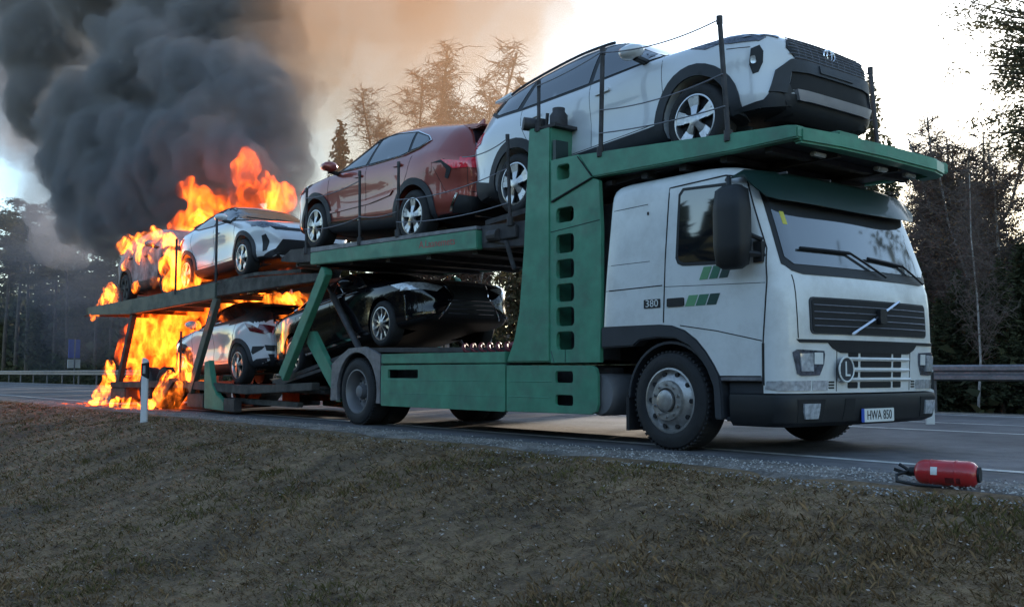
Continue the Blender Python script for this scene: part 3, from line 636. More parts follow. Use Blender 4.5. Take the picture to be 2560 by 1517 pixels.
mb.add([(x, y, z) for z, r_ in zip(ZS, rings) for x, y in r_], [(i * n + k, i * n + (k + 1) % n, (i + 1) * n + (k + 1) % n, (i + 1) * n + k) for i in range(len(ZS) - 1) for k in range(n)] + [tuple(range(n)), tuple((len(ZS) - 1) * n + k for k in reversed(range(n)))])
cabm = mb.build('cab', M['white'], T, smooth=40)
CS = Skin(cabm.data)
cut = MB(); cut.prism([(-1.3, .2), (-1.3, 1.19), (-.10, 1.185), (.06, 1.17), (.22, 1.12), (.36, 1.03), (.47, .92), (.56, .80), (.62, .70), (1.07, .70), (1.09, .66), (1.09, .2)], -2, 2)
co = cut.build('cutter', M['void']); md = cabm.modifiers.new('b', 'BOOLEAN'); md.object = co; md.operation = 'DIFFERENCE'; md.solver = 'EXACT'
nm = evaluated_mesh(cabm); cabm.modifiers.clear(); cabm.data = nm; nm.name = 'cab'; bpy.data.objects.remove(co); nm.set_sharp_from_angle(angle=R(40))
NS, FS = ('y', -1), ('x', 1)
def P(name, m, poly, proj=NS, off=.002, th=.005, parent=None, step=.08):
    mb = MB(); CS.patch(mb, poly, proj, off, th, step); return mb.build(name, M[m], parent or cabm, smooth=40)
def L(name, m, pts, proj=NS, r=.006, off=0, parent=None, closed=False):
    mb = MB(); CS.line(mb, pts, proj, r, off, closed); return mb.build(name, M[m], parent or cabm)
for sgn in (-1, 1):
    pj = ('y', sgn)
    fr = [(.115, 1.80), (.15, 2.40), (.20, 2.455), (.74, 2.43), (.80, 2.39), (.98, 1.86), (.96, 1.72), (.85, 1.69), (.20, 1.72), (.14, 1.745)]
    P('window_frame', 'black', fr, pj, .001, .006)
    P('side_window', 'glass', [(.15, 1.81), (.18, 2.38), (.22, 2.425), (.72, 2.40), (.77, 2.37), (.94, 1.86), (.92, 1.75), (.85, 1.725), (.22, 1.75), (.17, 1.77)], pj, .004, .006)
    L('door_gap', 'void', [(-.05, 1.20), (-.02, 1.8), (.03, 2.48), (.70, 2.50), (.90, 2.46), (1.13, 1.80), (1.145, 1.5), (1.10, .98), (1.09, .72)], pj, .008)
    L('sleeper_gap', 'void', [(-.88, 1.545), (-.06, 1.555)], pj, .006); L('lower_door_crease', 'void', [(.16, 1.165), (.60, 1.10), (1.09, 1.0)], pj, .005)
    L('belt_crease', 'trim', [(-.04, 1.54), (1.13, 1.50)], pj, .003)
    L('sleeper_panel_outline', 'trim', [(-.72, 2.35), (-.25, 2.36)], pj, .004); L('sleeper_panel_outline', 'trim', [(-.80, 1.80), (-.22, 1.80)], pj, .003)
    mb = MB(); mb.prism([(-.90, 1.187), (-.10, 1.182), (.06, 1.167), (.22, 1.117), (.36, 1.027), (.47, .917), (.56, .797), (.62, .697), (.645, .52), (.65, .31), (.56, .31), (.545, .60), (.47, .76), (.38, .88), (.26, .98), (.10, 1.045), (-.12, 1.06), (-.36, 1.04), (-.45, .985), (-.90, .975)], sgn * 1.252, sgn * 1.10); mb.build('arch_trim', M['trim'], cabm, smooth=40, bevel=.012)
P('air_vent', 'void', [(-.255, 2.255), (-.235, 2.255), (-.235, 2.285), (-.255, 2.285)])
P('door_handle', 'black', rrect(.005, .215, 1.345, 1.425, .015), th=.012)
P('badge_plate', 'ink', rrect(-.30, -.085, 1.345, 1.43, .01), th=.004)
mb = MB(); text_mesh(mb, '380', .10, Matrix.Translation((-.192, -1.2535, 1.387)) @ SIDE, .001, 1.15); mb.build('lettering', M['plate'], cabm)
for (x0, z0, w, h) in ((.225, 1.34, .105, .10), ):
    for k, c in enumerate(('stripe1', 'stripe2', 'stripe3')):
        a = x0 + k * .128; P('decal_stripe', c, [(a, z0), (a + .112, z0), (a + .16, z0 + h), (a + .048, z0 + h)], th=.002)
for k, c in enumerate(('stripe1', 'stripe2', 'stripe3')):
    a = .40 + k * .115; P('decal_stripe', c, [(a, 1.575), (a + .095, 1.575), (a + .15, 1.69), (a + .055, 1.69)], th=.002)
# windscreen with black border, wipers, stickers
P('windscreen_border', 'black', [(-1.16, 1.66), (-1.08, 1.60), (-.95, 1.575), (.95, 1.575), (1.08, 1.60), (1.16, 1.66), (1.135, 2.40), (1.10, 2.44), (-1.10, 2.44), (-1.135, 2.40)], FS, .002, .006, step=.1)
P('windscreen', 'screen', [(-1.12, 1.72), (-1.04, 1.66), (1.04, 1.66), (1.12, 1.72), (1.095, 2.37), (-1.095, 2.37)], FS, .006, .007, step=.1)
P('windscreen_sticker', 'yellow', rrect(-1.02, -.965, 2.02, 2.14, .01), FS, .012, .003)
for a, b, c in (((-.93, 1.80), (-.25, 1.80), (.22, 1.60)), ((.02, 1.77), (.62, 1.74), (.95, 1.58))):
    mb = MB(); CS.line(mb, [a, b], FS, .016, .035); CS.line(mb, [b, c], FS, .013, .04); mb.build('wiper', M['black'], cabm)
# front: upper grille with slats and diagonal bar, panel gap, lower panel
L('hood_gap', 'void', [(-1.09, 1.565), (-1.08, 1.02)], FS, .006); L('hood_gap', 'void', [(1.09, 1.565), (1.08, 1.02)], FS, .006)
P('grille_frame', 'trim', rrect(-.94, .94, 1.06, 1.38, .045), FS, .002, .010, step=.1)
P('grille', 'void', rrect(-.92, .92, 1.075, 1.365, .035), FS, .009, .008, step=.1)
for z in (1.13, 1.19, 1.25, 1.31): L('grille_slat', 'steel', [(-.90, z), (.90, z)], FS, .006, .020)
L('diagonal_bar', 'chrome', [(-.42, 1.065), (.36, 1.385)], FS, .014, .036)
mb = MB(); p = CS.hit((.02, 1.235), FS, .03); mb.prism(rrect(-.055, .055, -.065, .065, .02), p.x, p.x + .04, 'x'); mb.v = [(x, y + .02, z + 1.235) for x, y, z in mb.v]; mb.build('emblem', M['ink'], cabm)
P('panel_gap', 'void', [(-1.07, .985), (1.07, .985), (1.10, 1.012), (-1.10, 1.012)], FS, .001, .012, step=.1)
P('panel_recess', 'void', [(-.66, .94), (-.55, .90), (.55, .90), (.66, .94), (.72, .985), (-.72, .985)], FS, .001, .010, step=.1)
for sgn in (-1, 1):
    f = lambda pts: [(sgn * a, b) for a, b in pts]
    P('headlight', 'lamp_dk', f([(1.09, .72), (1.13, .90), (1.10, .925), (.78, .915), (.77, .885), (.78, .80), (.83, .705), (1.05, .70)]), FS, .002, .012, step=.05)
    P('headlight_lens', 'lamp', f([(1.06, .74), (1.08, .89), (.93, .895), (.92, .74)]), FS, .014, .012, step=.05)
    P('headlight_surround', 'white', f([(.905, .80), (.905, .90), (.80, .90), (.795, .80)]), FS, .012, .006, step=.05)
    P('indicator', 'lamp', f([(1.235, .585), (1.235, .655), (.93, .66), (.93, .575), (1.20, .57)]), FS, .002, .008, step=.04)
    P('side_lamp', 'lamp', f([(.905, .575), (.905, .66), (.72, .66), (.72, .575)]), FS, .002, .008, step=.04)
    for z in (.595, .62, .645): P('vent_slot', 'void', f([(.70, z - .007), (.70, z + .007), (.63, z + .007), (.63, z - .007)]), FS, .001, .004)
    L('light_panel_gap', 'void', f([(.60, .95), (.595, .565)]), FS, .005)
    P('indicator', 'lamp', [(1.15, .585), (1.15, .65), (1.25, .66), (1.25, .58)], ('y', sgn), .002, .008, step=.04)
    L('corner_panel_gap', 'void', [(1.10, .98), (1.09, .62)], ('y', sgn), .014)
def bars(x0, x1, z0, z1): P('grille_opening', 'void', rrect(x0, x1, z0, z1, .012), FS, .001, .005, step=.08)
for z0, z1 in ((.865, .925), (.775, .830), (.685, .735), (.59, .645)):
    bars(-.44, -.30, z0, z1); bars(-.26, .24, z0, z1); bars(.28, .42, z0, z1)
L('grille_bar', 'white', [(-.52, .848), (.55, .848)], FS, .016, .012); L('grille_bar', 'white', [(-.52, .752), (.55, .752)], FS, .016, .012); L('grille_bar', 'white', [(-.58, .665), (.60, .665)], FS, .016, .010)
mb = MB(); lp = CS.hit((-.53, .755), FS, .03); mb.lathe([(.002, 0), (.105, 0), (.105, .02), (.002, .02)], (lp.x, -.53, .755), 'x', 28); o = mb.build('round_sign', M['trim'], cabm)
mb = MB(); mb.tube([(lp.x + .02, -.53 + .108 * math.cos(t), .755 + .108 * math.sin(t)) for t in [k * math.pi / 16 for k in range(32)]], .009, 5, True); mb.build('round_sign_rim', M['plate'], cabm)
mb = MB(); text_mesh(mb, 'L', .19, Matrix.Translation((lp.x + .023, -.52, .753)) @ FRONT, .003, .9); mb.build('lettering', M['plate'], cabm)
# bumper
bm_prof = []
def bump_ring(z, dx, hw):
    pts = [(.72, hw), (1.0, hw)]
    for k in range(0, 8): a = R(90 * k / 7); pts.append((1.14 + dx + .20 * math.sin(a), hw - .20 + .20 * math.cos(a)))
    for k in range(1, 7): t = k / 6; pts.append((1.34 + dx + .05 * (1 - (1 - t) ** 2), (hw - .20) * (1 - t)))
    full = [(x, -y) for x, y in pts] + [(x, y) for x, y in reversed(pts[:-1])]
    return [(x, y, z) for x, y in full]
mb = MB(); rg = [bump_ring(z, dx, hw) for z, dx, hw in ((.26, -.08, 1.19), (.30, 0, 1.225), (.40, .02, 1.235), (.51, .03, 1.235), (.535, .02, 1.23), (.548, -.05, 1.20))]; n = len(rg[0])
mb.add([v for r_ in rg for v in r_], [(i * n + k, i * n + k + 1, (i + 1) * n + k + 1, (i + 1) * n + k) for i in range(len(rg) - 1) for k in range(n - 1)] + [tuple(range(n)), tuple((len(rg) - 1) * n + k for k in reversed(range(n)))] + [(i * n, (i + 1) * n, (i + 1) * n + n - 1, i * n + n - 1) for i in range(len(rg) - 1)])
bump = mb.build('bumper', M['black'], T, smooth=40); BS = Skin(bump.data)
for sgn in (-1, 1):
    f = lambda pts: [(sgn * a, b) for a, b in pts]
    mb = MB(); BS.patch(mb, f([(1.10, .31), (1.12, .50), (.78, .50), (.80, .31)]), FS, .001, .004, .05); mb.build('fog_light_recess', M['void'], bump)
    mb = MB(); BS.patch(mb, f([(1.03, .335), (1.06, .40), (1.06, .465), (.86, .465), (.87, .335)]), FS, .004, .016, .05); mb.build('fog_light', M['lamp'], bump, smooth=40)
mb = MB(); BS.patch(mb, [(-.52, .315), (-.50, .50), (-.36, .50), (-.36, .315)], FS, .001, .003, .06); mb.build('bumper_step', M['void'], bump)
pp = BS.hit((0, .345), FS, .012)
mb = MB(); mb.prism(rrect(-.225, .26, .285, .405, .008), pp.x, pp.x + .006, 'x'); npl = mb.build('number_plate', M['plate'], T)
mb = MB(); mb.prism(rrect(-.268, -.2255, .285, .405, .006), pp.x, pp.x + .006, 'x'); mb.build('blue_band', M['blue'], npl)
mb = MB(); text_mesh(mb, 'HWA 850', .118, Matrix.Translation((pp.x + .008, .017, .343)) @ FRONT, .001, .82); mb.build('lettering', M['ink'], npl)
# steps and dark lower side below the door, mudguard behind the front wheel
mb = MB(); mb.box(.66, 1.06, -1.17, -.75, .337, .66); mb.build('step_box', M['trim'], T, bevel=.012); mb = MB(); mb.box(.66, 1.06, .75, 1.17, .337, .66); mb.build('step_box', M['trim'], T, bevel=.012)
for sgn in (-1, 1): mb = MB(); mb.box(.64, 1.10, *sorted((sgn * .70, sgn * 1.20)), .295, .335); mb.build('cab_step', M['trim'], T, bevel=.012)
mb = MB(); mb.box(.62, 1.08, -1.235, -1.15, .655, .69); mb.build('door_sill', M['steel'], T, bevel=.006); mb = MB(); mb.box(.62, 1.08, 1.15, 1.235, .655, .69); mb.build('door_sill', M['steel'], T, bevel=.006)
for sgn in (-1, 1):
    mb = MB(); arc = [(.56 * math.cos(R(a)) - .0, .465 + .56 * math.sin(R(a))) for a in range(-2, 186, 9)]; mb2 = arc + [(x * .955, .465 + (z - .465) * .955) for x, z in reversed(arc)]
    mb.prism([(x - .01, z) for x, z in mb2], sgn * 1.20, sgn * .86); mb.build('mudguard', M['trim'], T, smooth=40)
    mb = MB(); mb.box(-.60, -.56, sgn * 1.20, sgn * .80, .16, .50); mb.build('mud_flap', M['rubber'], T)
# mirror on its arms
for sgn in (-1,):
    mb = MB(); pts = [];
    for z, a, b in ((1.62, .05, .06), (1.66, .09, .10), (1.83, .105, .115), (2.13, .105, .115), (2.31, .095, .10), (2.35, .05, .06)): pts.append((z, a, b))
    vs = []; n = 14
    for z, a, b in pts:
        for k in range(n):
            t = 2 * math.pi * k / n; c, s_ = math.cos(t), math.sin(t); vs.append((.925 + .165 * (abs(c) ** .5) * (1 if c > 0 else -1) * b / .115, sgn * (1.42 + .10 * (abs(s_) ** .5) * (1 if s_ > 0 else -1) * a / .105), z))
    mb.add(vs, [(i * n + k, i * n + (k + 1) % n, (i + 1) * n + (k + 1) % n, (i + 1) * n + k) for i in range(len(pts) - 1) for k in range(n)] + [tuple(range(n)), tuple((len(pts) - 1) * n + k for k in range(n))])
    mi = mb.build('mirror', M['black'], cabm, smooth=50)
    mb = MB(); mb.tube([(1.10, sgn * 1.22, 1.74), (1.06, sgn * 1.36, 1.75), (.98, sgn * 1.42, 1.76)], .03, 8); mb.build('mirror_arm', M['black'], cabm, smooth=40); mb = MB(); mb.tube([(1.08, sgn * 1.22, 1.88), (1.05, sgn * 1.36, 1.92), (.98, sgn * 1.42, 1.94)], .022, 8); mb.build('mirror_arm', M['black'], cabm, smooth=40); mb = MB(); mb.tube([(.70, sgn * 1.2, 2.46), (.84, sgn * 1.35, 2.44), (.90, sgn * 1.42, 2.32)], .022, 8); mb.build('mirror_arm', M['black'], cabm, smooth=40); mb = MB(); mb.box(1.03, 1.12, sgn * 1.215, sgn * 1.27, 1.68, 1.86)
    mb.build('mirror_mount', M['black'], cabm, smooth=40)
# sun visor
mb = MB(); cols = []
for k in range(25):
    y = -1.30 + 2.6 * k / 24; e = abs(y) / 1.30; xo = 1.27 - .20 * e ** 4; dz = .035 * (1 - e ** 2)
    cols.append([(xo - .24, y, 2.53 - .07 * max(0, e - .93) / .07), (xo - .10, y, 2.46), (xo, y, 2.245 - dz + .10 * max(0, e - .9) / .1), (xo - .012, y, 2.243 - dz + .10 * max(0, e - .9) / .1), (xo - .112, y, 2.44), (xo - .25, y, 2.51 - .07 * max(0, e - .93) / .07)])
mb.add([v for c in cols for v in c], [(i * 6 + k, i * 6 + (k + 1) % 6, (i + 1) * 6 + (k + 1) % 6, (i + 1) * 6 + k) for i in range(24) for k in range(6)] + [tuple(range(6)), tuple(24 * 6 + k for k in range(6))])
mb.build('sun_visor', M['green_dk'], cabm, smooth=50)
for sgn in (-1, 1):
    mb = MB(); mb.tube([(1.0, sgn * .9, 2.50), (1.13, sgn * .9, 2.50)], .012, 6); mb.tube([(1.0, sgn * .3, 2.53), (1.17, sgn * .3, 2.49)], .012, 6); mb.build('visor_bracket', M['steel'], cabm)
# roof-edge ridges, marker lamps under the deck
for k, (y, x) in enumerate(((-.75, 1.36), (.25, 1.36), (.75, 1.36))):
    mb = MB(); mb.box(x - .04, x + .02, y - .09, y + .09, 2.62, 2.66); mb.build('marker_lamp', M['lamp'], T, bevel=.01)
# --- green tower plates beside the cab's back, side boxes, rear fender
HOLES = [rrect(-1.60, -1.32, a, b, .05) for a, b in ((2.33, 2.49), (2.00, 2.20), (1.73, 1.93), (1.48, 1.67), (1.22, 1.42), (.97, 1.16))]
for sgn in (-1, 1):
    y = sgn * 1.25; q = lambda d: sgn * (1.25 - d)
    mb = MB(); mb.prism([(-2.46, .84), (-2.32, 1.10), (-2.23, 1.40), (-2.15, 2.10), (-2.05, 3.45), (-1.68, 3.41), (-1.695, 2.5), (-1.70, .84)], y, q(.34)); tw = mb.build('tower_column', M['green'], T, bevel=.015)
    mb = MB(); mb.prism([(-1.70, .83), (-.93, .83), (-.91, 1.4), (-.90, 2.2), (-.93, 2.70), (-1.02, 2.735), (-1.70, 2.56)], q(.012), q(.06), holes=HOLES); tp = mb.build('tower_plate', M['green'], T, bevel=.004)
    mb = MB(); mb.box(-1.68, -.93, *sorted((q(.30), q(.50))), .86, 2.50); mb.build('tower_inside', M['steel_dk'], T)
    mb = MB(); mb.prism([(-1.67, 3.03), (-1.23, 3.02), (-1.015, 2.745), (-1.67, 2.575)], y + sgn * .004, q(.16), holes=[rrect(-1.56, -1.37, 2.79, 2.95, .035)]); mb.build('deck_bracket', M['green'], T, bevel=.008)
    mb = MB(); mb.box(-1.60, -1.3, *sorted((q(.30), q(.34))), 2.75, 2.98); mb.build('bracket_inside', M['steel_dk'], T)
    mb = MB(); mb.tube([(-1.24, y - .0, 3.0), (-1.03, y, 2.76)], .009, 5); mb.tube([(-1.66, y, 2.57), (-1.03, y, 2.74)], .009, 5); mb.build('panel_gap', M['void'], tp)
    mb = MB(); mb.tube([(-1.69, q(.012), 2.245), (-.92, q(.012), 2.29)], .005, 4); mb.tube([(-1.69, q(.012), .96), (-1.64, q(.012), .84)], .005, 4); mb.tube([(-1.46, q(.012), .97), (-1.46, q(.012), .84)], .005, 4); mb.build('weld_seam', M['green_dk'], tp)
    mb = MB(); mb.box(-1.95, -1.60, *sorted((q(.0), q(.34))), 3.40, 3.435); mb.lathe([(.10, 3.43), (.10, 3.56), (.07, 3.60), (.07, 3.64)], (-1.72, q(.16), 0), 'z', 14); mb.lathe([(.06, 3.43), (.06, 3.56)], (-1.98, q(.12), 0), 'z', 10); mb.tube([(-1.86, q(.1), 3.44), (-1.84, q(.1), 3.60)], .02, 6); mb.tube([(-2.12, q(-.02), 3.52), (-2.0, q(.2), 3.50)], .075, 10); mb.build('lift_cap', M['steel_dk'], tw, smooth=40)
    mb = MB(); mb.box(-1.66, -1.61, *sorted((q(.02), q(.2))), 2.95, 3.25); mb.build('guide_rail', M['green_dk'], tw)
    # boxes between the axles
    mb = MB(); mb.prism([(-5.17, .845), (-2.47, .835), (-2.47, .965), (-5.17, .975)], y, q(.10)); mb.build('upper_side_rail', M['green'], T, bevel=.01)
    mb = MB(); mb.prism(rrect(-5.17, -2.47, .285, .825, .03), y + sgn * .002, q(.03), holes=[rrect(-4.99, -4.27, .655, .765, .015)]); bx = mb.build('side_box', M['green'], T, bevel=.006)
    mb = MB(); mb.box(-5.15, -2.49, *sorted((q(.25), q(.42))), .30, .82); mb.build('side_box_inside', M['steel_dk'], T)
    mb = MB(); mb.prism([(-2.45, .29), (-1.05, .30), (-.97, .33), (-.945, .40), (-.945, .70), (-.97, .77), (-1.03, .80), (-2.45, .81)], y + sgn * .001, q(.03), holes=[rrect(-1.60, -1.33, .62, .74, .03), rrect(-1.60, -1.33, .38, .49, .03)]); bx2 = mb.build('front_side_box', M['green'], T, bevel=.006)
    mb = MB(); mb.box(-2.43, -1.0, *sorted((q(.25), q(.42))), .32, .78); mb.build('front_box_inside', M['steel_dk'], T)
    for o, (x0, x1) in ((bx, (-5.14, -2.5)), (bx2, (-2.42, -1.66))):
        mb = MB()
        for z in (.63, .46):
            x = x0
            while x < x1: e = min(x1, x + random.uniform(.4, .8)); mb.tube([(x, y, z), (e, y, z)], .006, 4); x = e + .04
        mb.build('pressed_ridge', M['green'], o)
    mb = MB(); mb.lathe([(.02, -.28), (.20, -.26), (.215, -.22), (.215, .22), (.20, .26), (.02, .28)], (-1.0, sgn * .93, .50), 'y', 24); mb.build('air_tank', M['rim_steel'], T, smooth=40)
    # rear fender
    arc = [(-5.83 + .545 * math.cos(R(a)), .465 + .545 * math.sin(R(a))) for a in range(-16, 197, 10)]
    mb = MB(); mb.prism([(-6.58, .32), (-6.54, .86), (-6.30, .97), (-6.05, 1.07), (-5.60, 1.085), (-5.36, 1.02), (-5.19, .96), (-5.19, .31)] + arc, y, q(.05)); mb.build('rear_fender', M['steel'], T, bevel=.006)
    mb = MB(); arc2 = [(-5.83 + .55 * math.cos(R(a)), .465 + .55 * math.sin(R(a))) for a in range(-10, 191, 10)]; mb.prism(arc2 + [(-5.83 + (x + 5.83) * 1.03, .465 + (z - .465) * 1.03) for x, z in reversed(arc2)], q(.05), q(.62)); mb.build('inner_fender', M['trim'], T, smooth=40)
    # lifting arms
    mb = MB(); mb.bar((-6.84, q(.06), 2.24), (-8.22, q(.06), .66), .11, .20, (0, 0, 1)); mb.tube([(-6.88, y - sgn * .0, 2.19), (-6.88, q(.13), 2.19)], .09, 12); mb.build('lifting_arm', M['green'], T, bevel=.008)
    mb = MB(); mb.prism([(-7.56, 1.36), (-7.40, 1.36), (-6.62, .60), (-6.52, .30), (-6.66, .30), (-6.84, .50), (-7.62, 1.18)], q(.14), q(.22)); mb.tube([(-6.62, q(.13), .40), (-6.62, q(.23), .40)], .05, 10); mb.build('lifting_arm', M['green'], T, bevel=.008)
    mb = MB(); mb.tube([(-6.2, q(.3), 1.0), (-7.1, q(.3), 1.9)], .05, 10); mb.tube([(-7.1, q(.3), 1.9), (-7.5, q(.3), 2.3)], .03, 8); mb.build('hydraulic_ram', M['steel_dk'], T, smooth=40)
    # upper deck: green rail, dark ends, wheel tracks
    mb = MB(); mb.prism([(-7.26, 2.36), (-7.26, 2.545), (-3.03, 2.425), (-3.01, 2.19)], y, q(.10)); ub = mb.build('upper_deck_rail', M['green'], T, bevel=.012)
    mb = MB(); mb.prism([(-7.26, 2.552), (-3.03, 2.432), (-3.03, 2.47), (-7.26, 2.62)], q(.005), q(.16)); mb.build('deck_edge', M['steel'], ub)
    mb = MB(); mb.prism([(-8.30, 2.50), (-8.26, 2.56), (-7.96, 2.66), (-7.262, 2.62), (-7.262, 2.40), (-7.6, 2.42)], q(.01), q(.14)); mb.build('deck_end', M['steel_dk'], T, bevel=.01)
    mb = MB(); mb.prism([(-3.0, 2.20), (-3.0, 2.47), (-2.17, 2.44), (-2.17, 2.15)], q(.06), q(.20)); mb.box(-2.9, -2.3, *sorted((q(.02), q(.055))), 2.26, 2.40); mb.tube([(-2.95, q(.1), 2.3), (-2.5, q(.04), 2.22), (-2.4, q(.08), 1.9)], .03, 8); mb.tube([(-2.8, q(.03), 2.32), (-2.6, q(.02), 2.32)], .07, 12); mb.build('deck_joint', M['steel_dk'], T, bevel=.008)
    for nm_, pts in (('wheel_track', [(-8.3, 2.70), (-4.88, 2.48), (-3.1, 2.40)]), ('wheel_track', [(-3.1, 2.56), (-2.67, 2.59), (.11, 2.80), (1.45, 2.86 - .06)]), ('lower_track', [(-8.9, .60), (-8.5, .655), (-6.2, 1.06), (-5.76, 1.075), (-2.5, 1.02)])):
        mb = MB(); mb.prism(pts + [(x, z - .06) for x, z in reversed(pts)], sgn * .52, sgn * 1.06); mb.build(nm_, M['steel_dk'], T)
    # front deck rail over the cab
    mb = MB(); mb.prism([(-1.235, 3.015), (-.5, 2.965), (1.38, 2.825), (1.49, 2.805), (1.49, 2.70), (.8, 2.70), (-1.01, 2.745)], y, q(.12)); fd = mb.build('front_deck_rail', M['green'], T, bevel=.012)
mb = MB(); mb.prism([(1.40, -1.2), (1.50, -1.2), (1.56, -.7), (1.58, 0), (1.56, .9), (1.50, 1.16), (1.38, 1.26), (1.20, 1.26), (1.20, 1.1), (1.36, 1.05), (1.40, .6), (1.42, 0)], 2.665, 2.80, 'z'); mb.build('front_cross_beam', M['green'], T, bevel=.02)
mb = MB(); mb.box(1.30, 1.48, -.62, -.30, 2.802, 2.86); mb.build('wheel_stop', M['green'], T, bevel=.012); 
mb = MB(); mb.prism([(-1.2, 2.74), (1.42, 2.71), (1.42, 2.735), (-1.2, 2.80)], -1.12, 1.12); mb.build('front_deck_floor', M['steel_dk'], T)
for x in (-.9, -.4, .1, .6, 1.1): mb = MB(); mb.box(x - .04, x + .04, -1.12, 1.12, 2.655, 2.708); mb.build('cross_member', M['steel_dk'], T)
for y in (-.5, .5): mb = MB(); mb.box(-1.2, 1.4, y - .03, y + .03, 2.645, 2.70); mb.build('deck_runner', M['steel_dk'], T)
for x, z in ((-7.9, 2.44), (-7.2, 2.38), (-6.2, 2.33), (-5.2, 2.28), (-4.2, 2.23), (-3.2, 2.2), (-2.6, 2.3), (-1.9, 2.5)): mb = MB(); mb.box(x - .05, x + .05, -1.14, 1.14, z - .05, z + .05); mb.build('cross_member', M['steel_dk'], T)
mb = MB(); mb.prism([(-7.9, 2.40), (-3.0, 2.20), (-3.0, 2.23), (-7.9, 2.43)], -1.14, 1.14); mb.build('upper_deck_floor', M['steel_dk'], T)
mb = MB(); mb.box(-1.62, -.98, -.74, .74, .82, 2.42); mb.build('headboard', M['steel_dk'], T)
mb = MB(); mb.prism([(-8.7, .50), (-6.2, .90), (-2.5, .92), (-2.5, .95), (-6.2, .94), (-8.7, .56)], -1.1, 1.1); mb.build('lower_deck_floor', M['steel_dk'], T)
mb = MB(); text_mesh(mb, 'A.Laanemets', .135, Matrix.Translation((-3.86, -1.2515, 2.345)) @ Matrix.Rotation(R(1.9), 4, 'Y') @ SIDE, .001, 1.15); mb.build('lettering', M['redink'], T)
# hoses and hydraulics by the tower
mb = MB()
for k in range(3): mb.tube([(-2.75 + .1 * k, -.72 + .05 * k, 2.2), (-2.72 + .1 * k, -.72, 1.5), (-2.62 + .08 * k, -.75, 1.22 - .05 * k), (-2.45, -.8, 1.3), (-2.36, -.9, 1.7), (-2.34, -.9, 2.2)], .016, 6)
mb.build('hydraulic_hose', M['steel_dk'], T, smooth=60)
mb = MB(); mb.box(-3.0, -2.30, -.35, 1.1, .98, 2.15); mb.build('pump_cover', M['trim'], T, bevel=.03)
mb = MB(); mb.tube([(-3.55 + 1.0 * t / 60 + .0, -1.06 + .055 * math.cos(t * .62), 1.02 + .05 * math.sin(t * .62)) for t in range(61)], .022, 6); mb.tube([(-2.6, -1.06, 1.03), (-2.45, -1.05, 1.06)], .05, 8); mb.build('coiled_hose', M['strap'], T, smooth=60)
mb = MB(); mb.tube([(-2.42, -.7, 1.0), (-2.46, -.75, 1.6), (-2.40, -.9, 2.15)], .03, 8); mb.build('grey_pipe', M['steel'], T, smooth=60)
# stanchions and wire ropes along the decks
POSTS = [(-7.43, 2.58, 3.55, 0), (-5.80, 2.56, 3.56, -.02), (-4.80, 2.56, 3.52, .01), (-2.40, 2.44, 3.45, -.05), (-1.89, 3.43, 3.95, 0), (-.905, 2.98, 4.06, .04), (.75, 2.84, 3.96, -.08)]
for sgn in (-1, 1):
    y = sgn * 1.235
    for x, z0, z1, dx in POSTS:
        mb = MB(); mb.tube([(x, y, z0), (x + dx, y, z1)], .024 if x > -1.5 else .02, 8); mb.tube([(x, y, z0 - .04), (x, y, z0 + .06)], .04, 8); mb.tube([(x + dx, y, z1 - .06), (x + dx, y, z1 + .015)], .03 if x > -1.5 else .024, 8); mb.build('stanchion', M['steel_dk'], T, smooth=50)
    def rope(a, b, sag=.08, r=.007):
        mb = MB(); mb.tube([(a[0] + (b[0] - a[0]) * t, y + sgn * .026, a[1] + (b[1] - a[1]) * t - 4 * sag * t * (1 - t)) for t in [i / 14 for i in range(15)]], r, 5); mb.build('wire_rope', M['rope'], T)
    rope((-.87, 4.02), (.67, 3.93), .07); rope((-.89, 3.42), (.72, 3.42), .06); rope((-.9, 3.18), (.74, 3.12), .03)
    rope((-.87, 4.02), (-1.89, 3.9), .02)
    rope((-7.43, 3.4), (-5.81, 3.42), .05); rope((-7.43, 2.92), (-5.8, 2.90), .05); rope((-5.8, 2.92), (-4.8, 2.86), .04); rope((-4.8, 3.02), (-2.42, 3.06), .08); rope((-4.8, 2.72), (-2.4, 2.66), .06); rope((-2.44, 3.40), (-3.3, 3.34), .05)

